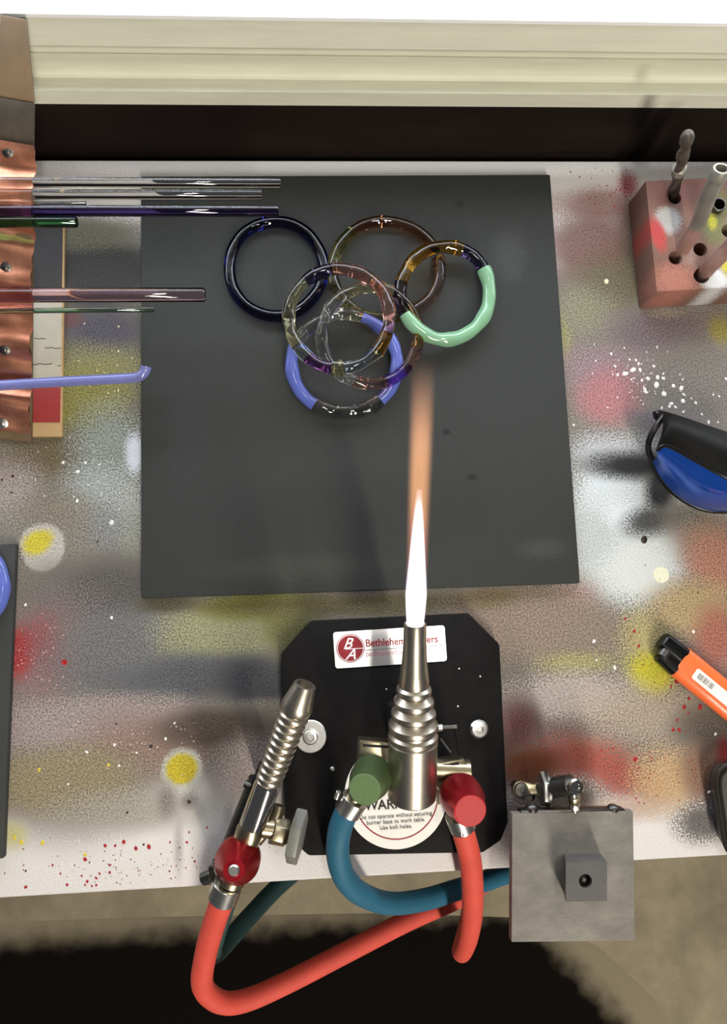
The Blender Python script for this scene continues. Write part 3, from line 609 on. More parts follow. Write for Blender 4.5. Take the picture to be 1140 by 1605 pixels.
# ------------------------------------------------------------------ glass rods across the rest
def restz(py): return .0085 + (.121 - .0085) * max(0, min(1, (690 - py) / 664.0)) + .0082
def rod(label, pts, r, m, name='glass_rod'):
    (x0, y0, zz0), (x1, y1, zz1) = pts
    a, b = P(x0, y0, zz0), P(x1, y1, zz1); L = (b - a).length
    bm = lathe(a, b, [(0, r * .8), (r * .3, r), (L - r * .3, r), (L, r * .82)], 28)
    return tag(obj(name, bm, M[m]), label, 'glass rod', 'glass rods across the copper rest')
z1 = restz(287) + .003; rod('clear glass rod farthest back, longest of the pair of clear rods', [(-260, 285, z1), (440, 287, z1)], px2m(8, z1), 'g_clear')
z1 = restz(305) + .003; rod('clear glass rod just in front of the farthest one, slightly shorter', [(-300, 304, z1), (411, 305, z1)], px2m(8.2, z1), 'g_clear')
z1 = restz(318) + .002; rod('thin short clear glass rod between clear rod and violet rod', [(-300, 318, z1), (135, 318, z1)], px2m(3, z1), 'g_clear')
z1 = restz(331) + .003; rod('dark violet blue glass rod behind the cobalt ring', [(-280, 330, z1), (437, 331, z1)], px2m(9, z1), 'g_violrod')
z1 = restz(348) + .003; rod('short bright green glass rod next to the violet rod', [(-320, 349, z1), (121, 348, z1)], px2m(9, z1), 'g_greenrod')
z1 = restz(463) + .004; rod('thick pink glass rod over the black painted band', [(-330, 464, z1), (322, 462, z1)], px2m(11.5, z1), 'g_pinkrod')
z1 = restz(487) + .002; rod('thin dark green glass rod just in front of the pink rod', [(-330, 491, z1), (241, 485, z1)], px2m(4.2, z1), 'g_tealrod')
z1 = restz(598) + .003
bm = tube(spline([P(-300, 622, z1), P(0, 604, z1), P(120, 597, z1), P(205, 592.5, z1), P(220, 589, z1 + .001), P(227, 582, z1 + .002), P(229, 574, z1 + .003)], 8), lambda t: px2m(8.2, z1) * (1 + .12 * max(0, t - .85) / .15), 20)
tag(obj('glass_rod', bm, M['lavender']), 'opaque lavender blue glass rod with a hooked right end', 'glass rod', 'glass rods across the copper rest')

# ------------------------------------------------------------------ bench burner
burner = empty('bench_burner', P(620, 1150, 0), 'steel bench torch burner with lit flame on a black octagonal base', 'torch')
bz = .011
base_px = [(487, 973), (735, 961), (784, 1010), (797, 1290), (786, 1318), (758, 1337), (484, 1342), (462, 1322), (447, 1295), (441, 1024)]
obj('base_plate', slab(base_px, 0.0, bz, bev=.0016), M['black'], burner)
# label plate
def quad_slab(q, z0, z1, rpx, n=5):
    pts = []
    c = [Vector((x, y)) for x, y in q]
    for i in range(4):
        p0, p, p1 = c[i - 1], c[i], c[(i + 1) % 4]
        d0, d1 = (p0 - p).normalized(), (p1 - p).normalized()
        for k in range(n + 1):
            t = k / n; a = p + d0 * rpx * (1 - t) ** 2 + d1 * rpx * t ** 2
            pts.append((a.x, a.y))
    return slab(pts, z0, z1)
lp = obj('label_plate', quad_slab([(522, 991), (697, 980), (701, 1036), (526, 1048)], bz, bz + .0006, 5), M['plate'], burner)
zt = bz + .0007
lu = (P(690, 1010, zt) - P(530, 1020, zt)).normalized(); lv = UPZ.cross(lu).normalized()
lc = P(549.5, 1016, zt)
obj('logo_ring', lathe(lc - UPZ * .0001, lc + UPZ * .0001, [(0, px2m(21.5)), (.0001, px2m(21.5))], 48), M['inkpink'], lp)
obj('logo_ring_gap', lathe(lc, lc + UPZ * .0002, [(0, px2m(20.3)), (.00012, px2m(20.3))], 48), M['white'], lp)
obj('logo_disc', lathe(lc, lc + UPZ * .0002, [(0, px2m(19)), (.0002, px2m(19))], 48), M['inkred'], lp)
text('logo_letter', 'B', px2m(23), lc + lu * px2m(-11.5) + lv * px2m(-.5) + UPZ * .0003, lu, lv, M['inkwhite'], lp, shear=.45, bold=.00012)
text('logo_letter', 'A', px2m(23), lc + lu * px2m(-8.5) + lv * px2m(-16.5) + UPZ * .0003, lu, lv, M['inkwhite'], lp, shear=.45, bold=.00012)
obj('logo_bar', box(lc + lu * px2m(6) + lv * px2m(-1.0) + UPZ * .0003, (px2m(26), px2m(1.2), .0001), Matrix((lu, lv, UPZ)).transposed()), M['inkwhite'], lp, smooth=False)
text('lettering', 'Bethlehem Burners', px2m(15.5), P(573, 1013.5, zt), lu, lv, M['inkred'], lp, bold=.00013, sx=.92)
obj('rule_line', box(P(632, 1015.5, zt), (px2m(122), px2m(1.0), .0001), Matrix((lu, lv, UPZ)).transposed()), M['inkgrey'], lp, smooth=False)
text('lettering', 'bethlehemburners.com', px2m(11.5), P(573.5, 1029, zt), lu, lv, M['inkpink'], lp, sx=.92)
# warning sticker
sc = P(621, 1246, bz)
st = obj('warning_sticker', lathe(sc - UPZ * .0001, sc + UPZ, [(0, px2m(78, bz)), (.0006, px2m(78, bz))], 72), M['white'], burner)
bmr = bmesh.new()
obj('red_ring', tube([sc + UPZ * .0006 + V(math.cos(a), math.sin(a), 0) * px2m(63.5, bz) for a in [2 * PI * i / 96 for i in range(96)]], .00042, 6, closed=True, flat=.4), M['inkred'], st)
su, sv = V(1, 0.01, 0), V(0, 1, 0)
zt = bz + .0008
text('lettering', 'WARNING', px2m(19), P(621, 1267, zt), su, sv, M['inkblack'], st, align='CENTER', bold=.00016)
for s, y in (('Do not operate without securing', 1281), ('burner base to work table.', 1290), ('Use bolt holes.', 1299)):
    text('lettering', s, px2m(8.0), P(621, y, zt), su, sv, M['inkblack'], st, align='CENTER')
# bolts and washers
def washer_bolt(px, py, rw, rb_, par):
    p = P(px, py, bz)
    w = obj('washer', lathe(p, p + UPZ, [(0, px2m(rw)), (.0014, px2m(rw)), (.0018, px2m(rw - 1.2)), (.0018, px2m(rw * .45)), (.0010, px2m(rw * .42))], 40), M['zinc'], par)
    b = obj('bolt', lathe(p + UPZ * .001, p + UPZ, [(0, px2m(rb_)), (.004, px2m(rb_)), (.0048, px2m(rb_ * .85)), (.0049, px2m(rb_ * .5)), (.003, px2m(rb_ * .42))], 24), M['zinc'], par)
washer_bolt(487, 1154, 24, 11, burner)
p = P(750, 1142, bz); obj('bolt', lathe(p, p + UPZ, [(0, px2m(14)), (.003, px2m(14)), (.0045, px2m(11)), (.0047, px2m(5)), (.003, px2m(4))], 18), M['zinc'], burner)
p = P(521, 1204, bz); obj('screw', lathe(p, p + UPZ, [(0, px2m(3.4)), (.003, px2m(3.2)), (.0036, px2m(2))], 14), M['zinc'], burner)
for q_ in ((720, 1048), (753, 1060), (718, 1107), (606, 1080)):
    pp = P(*q_, bz); obj('speck', lathe(pp, pp + UPZ, [(0, .0006), (.0003, .0005)], 8), M['white'], burner)
# barrel
TA, TB = P(646, 1249, .064), P(651, 977, .106)
ax = (TB - TA).normalized(); TL = (TB - TA).length
def tp_(y): return (1249 - y) / (1249 - 977) * TL
SP = 2560.0
prof = [(tp_(1249), 30 / SP), (tp_(1248), 36 / SP), (tp_(1246), 37.5 / SP), (tp_(1157), 37.5 / SP), (tp_(1155), 36 / SP)]
for y, r in ((1150, 38), (1133, 37.5), (1114, 34), (1096, 30.5), (1078, 26.5)):
    prof += [(tp_(y + 7), (r - 4.5) / SP), (tp_(y + 3.5), (r - .6) / SP), (tp_(y), r / SP), (tp_(y - 3.5), (r - .8) / SP), (tp_(y - 7), (r - 4.8) / SP)]
prof += [(tp_(1066), 22.8 / SP), (tp_(1050), 20.5 / SP), (tp_(1032), 18.4 / SP), (tp_(1010), 17 / SP), (tp_(980), 16.4 / SP), (tp_(977), 15.6 / SP), (tp_(976.6), 13.6 / SP), (tp_(984), 13 / SP)]
obj('barrel', lathe(TA, TB, prof, 56), M['steel'], burner, angle=28)
# stand post and tilt bracket below the barrel
mid = TA + ax * TL * .36
obj('stand_post', box((mid.x, mid.y, T + bz + .020), (.016, .030, .040), bev=.002), M['black'], burner)
obj('stand_cradle', box((mid.x, mid.y, T + bz + .042), (.024, .034, .018), bev=.002), M['black'], burner)
q1, q2 = P(690, 1141, .045), P(716, 1139, .045)
obj('tilt_screw', cyl(q1, q2, .0016, 12), M['darksteel'], burner); obj('tilt_screw_head', cyl(P(686, 1141, .045), P(694, 1140.6, .045), .0024, 14, bev=.0004), M['zinc'], burner)
obj('stay', tube([P(691, 1158, .046), P(707, 1180, .05)], .0006, 8), M['darksteel'], burner)
obj('stay', tube([P(712, 1142, .044), P(722, 1192, .05)], .0005, 8), M['black'], burner)
# valve blocks, knobs, barbs
def valve(blockpx, zb0, zb1, slot, kb, kf, rb2, rf2, kz0, kz1, mk, mc, barb_a, barb_b, clampdir):
    vb = obj('valve_block', slab(blockpx, zb0, zb1, bev=.0012), M['brass'], burner)
    obj('slot', slab(slot, zb1 - .0004, zb1 + .0004), M['inkblack'], vb, smooth=False)
    a, b = P(*kb, kz0), P(*kf, kz1); L = (b - a).length
    obj('valve_stem', cyl(a - (b - a).normalized() * .012, a + (b - a) * .1, .0075, 24, bev=.0008), M['brass'], burner)
    kn = obj('knob', lathe(a, b, [(0, rb2 - .001), (.0012, rb2), (L * .45, rb2 * .98), (L * .9, rf2 * 1.05), (L, rf2)], 48), mk, burner)
    obj('knob_end', lathe(a + (b - a) * .985, b, [(0, rf2 * .98), (L * .03, rf2 * .98), (L * .05, rf2 * .92)], 40), mc, kn)
    obj('hose_barb', cyl(Vector(barb_a), Vector(barb_b), .0062, 20, bev=.0008), M['brass'], burner)
valve([(563, 1160), (616, 1164), (616, 1236), (560, 1236)], .040, .058, [(569, 1166), (610, 1169), (610, 1173), (569, 1170)], (585, 1213), (572, 1237), px2m(31.5, .07), px2m(25, .09), .066, .088, M['greenknob'], M['greencap'], P(566, 1230, .050), P(552, 1258, .048), 0)
valve([(680, 1196), (728, 1189), (742, 1214), (742, 1262), (686, 1262)], .040, .058, [(690, 1199), (719, 1194), (720, 1198), (690, 1203)], (721, 1243), (737, 1271), px2m(33, .07), px2m(25, .09), .064, .088, M['redknob'], M['redcap'], P(716, 1262, .048), P(723, 1290, .044), 0)
obj('cross_body', cyl(P(560, 1205, .052), P(735, 1212, .052), .0085, 24), M['brass'], burner)

# hose clamps
def clamp(a, b, r, par, tab=None, tabm='zinc'):
    a, b = Vector(a), Vector(b)
    cl = obj('hose_clamp', lathe(a, b, [(0, r * .97), (.0003, r), ((b - a).length - .0003, r), ((b - a).length, r * .97)], 32), M['zinc'], par)
    if tab:
        obj('clamp_screw', cyl(Vector(tab[0]), Vector(tab[1]), tab[2], 14, bev=.0003), M[tabm], par)
clamp(P(557, 1252, .049), P(544, 1272, .046), .0086, burner, (P(527, 1252, .050), P(531, 1240, .052), .0016))
clamp(P(718, 1276, .046), P(726, 1298, .042), .0084, burner, (P(722, 1296, .05), P(724, 1310, .049), .0016))

# hoses
def hose(label, pts, r, m):
    return tag(obj('gas_hose', tube(spline(pts, 10), r, 20), M[m], angle=70), label, 'hose', 'rubber gas hoses of the torches')
hose('blue teal rubber hose from the green knob curving under the bench edge', [P(549, 1264, .047), P(541, 1278, .043), P(532, 1305, .036), P(530, 1340, .030), P(541, 1376, .019), P(568, 1402, .003), P(612, 1416, -.022), P(665, 1410, -.042), P(715, 1395, -.062), P(775, 1376, -.088), P(850, 1345, -.115), P(930, 1290, -.15)], .0075, 'bluehose')
hose('red rubber hose hanging from the right red knob of the burner', [P(720, 1284, .044), P(727, 1306, .038), P(737, 1345, .026), P(741, 1390, .010), P(740, 1435, -.010), P(733, 1472, -.034), P(724, 1492, -.062), P(726, 1480, -.095), P(735, 1440, -.12), P(741, 1390, -.14), P(742, 1300, -.16)], .0072, 'redhose')

# ------------------------------------------------------------------ flame
fa, fb = P(651, 979, .1055), P(664, 556, .158)
fd = (fb - fa); FL = fd.length; fx, fy, fz = basis(fd)
flame = empty('torch_flame', fa, 'orange torch flame with a white hot core shooting from the steel nozzle', 'flame')
def flame_mat(name, expr):
    q = NT(name); q.n.remove(q.b)
    tc = q.add('ShaderNodeTexCoord'); sp = q.add('ShaderNodeSeparateXYZ'); q.link(tc.outputs['Object'], sp.inputs[0])
    def mth(op, a, b=None, clamp=False, c=None):
        n = q.add('ShaderNodeMath', operation=op); n.use_clamp = clamp
        for i, v in enumerate((a, b, c)):
            if v is None: continue
            if isinstance(v, (int, float)): n.inputs[i].default_value = v
            else: q.link(v, n.inputs[i])
        return n.outputs[0]
    def mrange(v, a, b, c, d, smooth=True):
        n = q.add('ShaderNodeMapRange'); n.interpolation_type = 'SMOOTHSTEP' if smooth else 'LINEAR'
        q.link(v, n.inputs['Value'])
        for k_, x in zip(('From Min', 'From Max', 'To Min', 'To Max'), (a, b, c, d)):
            if isinstance(x, (int, float)): n.inputs[k_].default_value = x
            else: q.link(x, n.inputs[k_])
        return n.outputs['Result']
    x, y, z = sp.outputs
    rr = mth('SQRT', mth('ADD', mth('MULTIPLY', x, x), mth('MULTIPLY', y, y)))
    em = q.add('ShaderNodeEmission'); expr(q, em, rr, z, mth, mrange)
    for l in list(q.out.inputs['Surface'].links): q.t.links.remove(l)
    q.link(em.outputs[0], q.out.inputs['Volume'])
    return q.m
def plume(q, em, r, z, mth, mr):
    rad = mr(z, 0, FL, .0066, .0082, False)
    prof = mr(mth('DIVIDE', r, rad), .45, 1.0, 1, 0)
    ax1 = mr(z, FL * .10, FL * .42, .55, 1.0); ax2 = mr(z, FL * .62, FL * 1.0, 1, 0)
    nz = q.add('ShaderNodeTexNoise'); nz.inputs['Scale'].default_value = 260; mp = q.add('ShaderNodeMapping'); mp.inputs['Scale'].default_value = (1, 1, .12)
    tc = q.add('ShaderNodeTexCoord'); q.link(tc.outputs['Object'], mp.inputs[0]); q.link(mp.outputs[0], nz.inputs['Vector'])
    s = mth('MULTIPLY', mth('MULTIPLY', prof, ax1), mth('MULTIPLY', ax2, mth('MULTIPLY_ADD', nz.outputs['Fac'], .8, c=.6)))
    q.link(mth('MULTIPLY', s, 70.0), em.inputs['Strength'])
    cr = q.add('ShaderNodeValToRGB'); q.link(mr(z, 0, FL, 0, 1, False), cr.inputs[0]); e = cr.color_ramp.elements
    e[0].position = 0; e[0].color = (.62, .42, 1, 1); e[1].position = .22; e[1].color = (1.0, .38, .30, 1)
    k_ = e.new(.5); k_.color = (1, .47, .20, 1); k2 = e.new(1); k2.color = (1, .47, .26, 1)
    q.link(cr.outputs[0], em.inputs['Color'])
def core(q, em, r, z, mth, mr):
    rad = mr(z, FL * .12, FL * .52, .0068, .0018, False)
    prof = mr(mth('DIVIDE', r, rad), .62, 1.0, 1, 0)
    ax2 = mr(z, FL * .34, FL * .52, 1, .10)
    q.link(mth('MULTIPLY', mth('MULTIPLY', prof, ax2), 700.0), em.inputs['Strength'])
    em.inputs['Color'].default_value = (.90, .84, 1.0, 1)
M['flame_outer'] = flame_mat('flame_outer', plume); M['flame_core'] = flame_mat('flame_core', core)
Rm = Matrix((fx, fy, fz)).transposed().to_4x4()
def flame_part(name, prof, m):
    bm = lathe((0, 0, 0), (0, 0, 1), prof, 32); o = obj(name, bm, m, flame, origin=(0, 0, 0))
    o.location = (0, 0, 0); o.rotation_euler = Rm.to_euler(); return o
flame_part('outer_plume', [(0.0, .0060), (FL * .05, .0068), (FL * .5, .0076), (FL * .9, .0084), (FL, .008)], M['flame_outer'])
flame_part('white_core', [(-.0020, .0044), (FL * .03, .0052), (FL * .12, .0062), (FL * .3, .0050), (FL * .45, .0030), (FL * .52, .0018)], M['flame_core'])

# ------------------------------------------------------------------ hand torch
ht = empty('hand_torch', P(425, 1230, 0), 'ribbed steel hand torch with red knob and grey hex knob beside the base', 'torch')
HA, HB = P(374, 1350, .050), P(479, 1072, .092); HL = (HB - HA).length; hd = (HB - HA).normalized()
def hp(y): return (1350 - y) / (1350 - 1072) * HL
S2 = 2280.0
ys = list(range(0))
prof = [(hp(1222), 16.5 / S2)]
for k_ in range(10):
    y = 1216 - k_ * 10.6; r = 18.2 + k_ * .28
    prof += [(hp(y + 4.8), (r - 2.6) / S2), (hp(y + 2.5), (r - .4) / S2), (hp(y), r / S2), (hp(y - 2.5), (r - .4) / S2), (hp(y - 4.8), (r - 2.6) / S2)]
prof += [(hp(1112), 20.4 / S2), (hp(1104), 21 / S2), (hp(1100), 20.6 / S2), (hp(1077), 15.2 / S2), (hp(1073), 14.4 / S2), (hp(1072.5), 11 / S2), (hp(1085), 10 / S2)]
obj('ribbed_barrel', lathe(HA, HB, prof, 44), M['steel'], ht, angle=28)
obj('mixing_tube', lathe(HA, HB, [(hp(1292), 15.5 / S2), (hp(1290), 18 / S2), (hp(1226), 18 / S2), (hp(1222), 16.5 / S2)], 36), M['chrome'], ht)
obj('valve_body', lathe(HA, HB, [(hp(1345), 13 / S2), (hp(1335), 17 / S2), (hp(1300), 19 / S2), (hp(1288), 16 / S2)], 28), M['brass'], ht)
ht_side = Vector((hd.y, -hd.x, 0)).normalized()
low = V(0, 0, -.016) - ht_side * .007
obj('lower_tube', cyl(P(352, 1352, .034), P(405, 1222, .046), .0062, 20), M['darksteel'], ht)
obj('clip_screw', cyl(P(383, 1228, .05), P(394, 1233, .05), .0022, 12, bev=.0003), M['darksteel'], ht)
obj('side_stem', cyl(P(398, 1296, .056), P(428, 1300, .054), .0056, 20), M['brass'], ht)
obj('packing_nut', hexprism(P(426, 1301, .054), P(450, 1306, .052), .0084, .0006), M['brass'], ht)
obj('side_stem', cyl(P(448, 1305, .052), P(462, 1310, .052), .005, 18), M['darksteel'], ht)
obj('hex_knob', hexprism(P(457, 1309, .052), P(474, 1313, .053), .0165, .0010), M['greyknob'], ht)
obj('side_elbow', tube(spline([P(438, 1262, .052), P(434, 1276, .052), P(424, 1292, .052), P(402, 1318, .052)], 6), .0040, 14), M['brass'], ht)
ka, kb_ = P(375, 1343, .050), P(367, 1364, .076); kl = (kb_ - ka).length
kn = obj('knob', lathe(ka, kb_, [(0, .0118), (.001, .0133), (kl * .40, .0134), (kl * .97, .0066), (kl, .0062)], 48), M['redknob'], ht)
obj('knob_nut', lathe(ka + (kb_ - ka) * .98, kb_, [(0, .0034), (kl * .06, .0034), (kl * .10, .0026)], 20), M['zinc'], kn)
obj('valve_body', cyl(P(382, 1325, .046), P(360, 1385, .040), .0085, 24, bev=.001), M['brass'], ht)
clamp(P(358, 1384, .041), P(349, 1408, .036), .0092, ht, (P(318, 1378, .040), P(333, 1371, .042), .0040), 'darksteel')
obj('clamp_screw', cyl(P(331, 1353, .042), P(338, 1357, .042), .0030, 14), M['darksteel'], ht)
obj('holder_post', box((P(428, 1222, .02).x - .005, P(428, 1222, .02).y, T + .028), (.010, .018, .056), bev=.001), M['black'], ht)
hose('long red rubber hose looping from the hand torch toward the bench edge', [P(358, 1388, .040), P(349, 1410, .034), P(335, 1450, .018), P(322, 1498, -.002), P(318, 1545, -.020), P(345, 1570, -.034), P(385, 1568, -.046), P(450, 1540, -.058), P(540, 1494, -.074), P(640, 1443, -.092), P(730, 1402, -.108), P(785, 1362, -.122), P(830, 1310, -.14), P(860, 1250, -.16)], .0074, 'redhose')
hose('dark green rubber hose running under the bench behind the long red hose', [P(378, 1352, .022), P(365, 1382, .016), P(352, 1420, -.006), P(337, 1470, -.036), P(332, 1494, -.052), P(347, 1486, -.075), P(390, 1438, -.10), P(440, 1386, -.125), P(520, 1320, -.15), P(600, 1260, -.17)], .0070, 'tealhose')

# ------------------------------------------------------------------ graphite marver plate on its arm
mv = empty('marver_plate', P(898, 1374, 0), 'square grey graphite marver plate with raised block on a bolted arm', 'marver')
mz = .046
mp_ = obj('graphite_plate', slab([(803, 1275), (993, 1271), (996, 1475), (802, 1477)], mz - .007, mz, bev=.0006), M['graphite2'], mv)
obj('back_strip', slab([(817, 1270), (979, 1267), (984, 1276), (815, 1278)], mz - .009, mz - .001, bev=.0006), M['darksteel'], mv)
blk = obj('raised_block', prism([P(884, 1338, mz), P(942, 1338, mz), P(942, 1400, mz), P(884, 1400, mz)][::-1], [P(887, 1351, mz + .018), P(952, 1350, mz + .018), P(952, 1413, mz + .018), P(887, 1414, mz + .018)][::-1], bev=.0003), M['graphite4'], mv, smooth=False)
hc = P(918, 1381, mz + .018)
cut(blk, [cyl(hc - UPZ * .007, hc + UPZ * .004, px2m(10, .06), 28)])
obj('inset_pin', lathe(hc - UPZ * .0072, hc, [(0, px2m(8, .06)), (.004, px2m(7, .06)), (.0052, px2m(3, .06))], 20), M['darksteel'], blk)
for (x, y) in ((834, 1265), (961, 1266)):
    a = P(x, y + 4, mz - .004); obj('screw', lathe(a, a + V(0, 1, .25), [(0, .0042), (.0012, .0042), (.003, .003), (.0038, .0012)], 20), M['darksteel'], mv)
# link arm
def dog(pts, z0, z1, r1, r2, nm, m):
    (x0, y0), (x1, y1) = pts; out = []
    d = Vector((x1 - x0, y1 - y0)).normalized(); n = Vector((-d.y, d.x)); an = math.atan2(n.y, n.x)
    for i in range(13): a = an + PI * i / 12; out.append((x0 + r1 * math.cos(a), y0 + r1 * math.sin(a)))
    mx, my = (x0 + x1) / 2, (y0 + y1) / 2; w = min(r1, r2) * .62
    out.append((mx - n.x * w, my - n.y * w))
    for i in range(13): a = an + PI + PI * i / 12; out.append((x1 + r2 * math.cos(a), y1 + r2 * math.sin(a)))
    out.append((mx + n.x * w, my + n.y * w))
    return obj(nm, slab(out, z0, z1, bev=.0005), m, mv)
dog([(817, 1237), (858, 1238)], .030, .0335, 13, 17, 'link', M['brass'])
dog([(817, 1238), (858, 1239)], .022, .0255, 13, 17, 'link', M['darksteel'])
p = P(817, 1237, .0335); obj('screw', lathe(p - UPZ * .012, p + UPZ, [(0, .0036), (.012, .0036), (.0125, .0046), (.0140, .0042), (.0142, .0022), (.0132, .0020)], 24), M['darksteel'], mv)
p = P(817, 1237, .0); obj('foot_stud', cyl(V(p.x, p.y, T), V(p.x, p.y, T + .022), .0036, 16), M['darksteel'], mv)
obj('washer', cyl(P(853, 1236, .036), P(859, 1236, .036), .0108, 28, bev=.0004), M['darksteel'], mv)
obj('nut', hexprism(P(847, 1237, .036), P(855, 1237, .036), .0112, .0005), M['zinc'], mv)
obj('pivot_bolt', cyl(P(856, 1237, .037), P(895, 1230, .052), .0064, 28), M['darksteel'], mv)
p = P(899, 1231, .050); obj('bolt_head', lathe(p, p + V(.12, 0, 1), [(0, .0052), (.0045, .0052), (.0056, .0042), (.0058, .002), (.0048, .0018)], 12), M['chrome'], mv)
obj('nut', hexprism(P(900, 1247, .048), P(901, 1256, .046), .0040, .0004), M['brass'], mv)
obj('nut', hexprism(P(901, 1259, .046), P(901, 1268, .045), .0038, .0004), M['zinc'], mv)
obj('stud', cyl(P(899, 1238, .050), P(901, 1276, .043), .0024, 14), M['zinc'], mv)

# ------------------------------------------------------------------ bit block, top right
BB = [(0, 0, 0, 0)]
zb = .031
M['blockpaint'] = spray_material('sprayed_wood_block', rgb(122, 90, 78), [
  (1070, 300, 110, 40, (106, 70, 64), .9, .5, .3), (1046, 345, 30, 30, (168, 166, 162), .9, .5, .5), (1031, 365, 17, 40, (176, 66, 64), .95, .4, .4, 12), (1060, 440, 50, 40, (168, 110, 94), .9, .5, .3),
  (1125, 340, 42, 70, (104, 108, 70), .9, .5, .4), (1117, 347, 12, 20, (170, 164, 50), .9, .5, .2), (1122, 438, 34, 26, (206, 206, 206), .95, .5, .4), (1140, 415, 14, 30, (196, 184, 60), .9, .5, .3), (1080, 400, 20, 24, (168, 140, 128), .6, .5, .2),
  (1180, 380, 60, 90, (150, 120, 104), .8, .5, .3), (1130, 466, 30, 12, (210, 100, 70), .8, .5, .2)], lambda x, y: P(x, y, zb), rough=.65, grain_scale=1500, speck=.22)
bl = empty('bit_block', P(1100, 380, 0), 'paint sprayed wooden block with drilled holes at the back right corner', 'block')
blo = obj('wood_block', slab([(1030, 457), (1216, 447), (1196, 274), (1012, 283)], 0, zb, bev=.0010), M['blockpaint'], bl, smooth=True)
holes = ((1058, 310, 11.5), (1059, 404, 12), (1098, 391, 12), (1123, 325, 12.5), (1142, 362, 12), (1100, 432, 14), (1073, 386, 12), (1170, 300, 12), (1180, 400, 12))
cs = []
for x, y, r in holes:
    h = P(x, y, zb); cs.append(cyl(h - UPZ * .020, h + UPZ * .006, px2m(r, zb), 28))
cut(blo, cs)
h = P(1123, 325, zb); obj('sleeve', lathe(h - UPZ * .012, h + UPZ, [(0, px2m(12.2, zb)), (.016, px2m(12.4, zb)), (.0165, px2m(11.4, zb)), (.0165, px2m(10, zb)), (.001, px2m(9.6, zb))], 28), M['darksteel'], bl)
# tools standing in the holes
M['oxide'] = mat('oxidised_steel', rgb(94, 86, 80), rough=.55, metal=.6, var=.25, vscale=120)
M['duststeel'] = mat('dusty_steel', rgb(142, 138, 128), rough=.5, metal=.55, var=.2, vscale=70)
M['pinkdust'] = mat('paint_dusted_steel', rgb(156, 122, 112), rough=.6, metal=.25, var=.15, vscale=90)
t1 = empty('drill_bit', P(1055, 312, zb - .016), 'dark fluted drill bit with rounded head standing in the rearmost block hole', 'drill bit', 'bits in the block')
a, b = P(1052, 316, zb - .012), P(1076, 222, .100)
d1 = (b - a); L1 = d1.length; x1, y1, z1_ = basis(d1)
bm = bmesh.new(); rg = []
for i in range(41):
    t = i / 40; tw = t * 3.6 * PI; c0 = a + d1 * t
    ring_ = []
    for k_ in range(12):
        an = 2 * PI * k_ / 12; rr = .0044 * (1 - .42 * abs(math.cos(an)) ** 3)
        ring_.append(bm.verts.new(c0 + (x1 * math.cos(an + tw) + y1 * math.sin(an + tw)) * rr))
    rg.append(ring_)
for r0, r1 in zip(rg, rg[1:]):
    for k_ in range(12): bm.faces.new((r0[k_], r0[(k_ + 1) % 12], r1[(k_ + 1) % 12], r1[k_]))
bm.faces.new(rg[0][::-1]); bm.faces.new(rg[-1])
obj('fluted_shank', bm, M['oxide'], t1)
obj('head', lathe(b - z1_ * .004, b + z1_, [(0, .0028), (.003, .0040), (.009, .0044), (.0125, .0036), (.0145, .0014)], 20), M['oxide'], t1)
a2 = P(1070, 290, .052); obj('collar', lathe(a + d1 * .52, b, [(0, .0036), (.001, .0050), (.007, .0050), (.008, .0036)], 8), M['duststeel'], t1)
def hollow(label, pts, r, ms, splits):
    rt = empty('steel_tube', pts[0], label, 'tube', 'bits in the block')
    path = spline(pts, 6); n = len(path); lo = 0
    for m, s, nm in splits:
        hi = int(s * (n - 1)); obj(nm, tube(path[lo:hi + 1], r, 20), M[m], rt); lo = hi
    e = path[-1]; d = (path[-1] - path[-2]).normalized()
    obj('open_end', lathe(e - d * .002, e + d, [(0, r * .9), (.001, r * 1.12), (.007, r * 1.12), (.0078, r * 1.02), (.0078, r * .76), (.001, r * .72)], 28), M['duststeel'], rt)
    return rt
hollow('grey metal tube with open ring end leaning out of the front left hole', [P(1062, 400, zb - .010), P(1080, 376, .040), P(1097, 345, .056), P(1112, 306, .078), P(1126, 276, .092)], .0052, None, (('pinkdust', .42, 'lower_shank'), ('duststeel', 1.0, 'shank')))
hollow('dusty pink metal tube at the right edge, nearest in the block', [P(1102, 431, zb - .010), P(1118, 412, .044), P(1146, 386, .060), P(1172, 352, .082)], .0056, None, (('pinkdust', 1.0, 'shank'),))

# ------------------------------------------------------------------ safety glasses, right edge
gg = empty('safety_glasses', P(1180, 740, 0), 'black safety glasses with blue lenses at the right edge', 'glasses')
gu = (P(1140, 678, .03) - P(1050, 650, .03)); gu.z = 0; gu.normalize()
gmid = P(1040, 700, .03) + gu * .072
def refl(p): return p - gu * 2 * (p - gmid).dot(gu)
def lerp(a, b, t): return a + (b - a) * t
N_ = 14
back = spline([P(1041, 652, .030), P(1050, 650, .034), P(1095, 665, .037), P(1140, 680, .038), P(1190, 697, .036)], 6)
top = spline([P(1029, 706, .034), P(1046, 699, .039), P(1090, 722, .043), P(1138, 748, .045), P(1186, 768, .043)], 6)
bot = spline([P(1024, 722, .012), P(1036, 748, .007), P(1066, 779, .004), P(1110, 799, .004), P(1172, 800, .006)], 6)
def samp(path, n):
    return [path[int(round(i * (len(path) - 1) / n))] for i in range(n + 1)]
back, top, bot = samp(back, N_), samp(top, N_), samp(bot, N_)
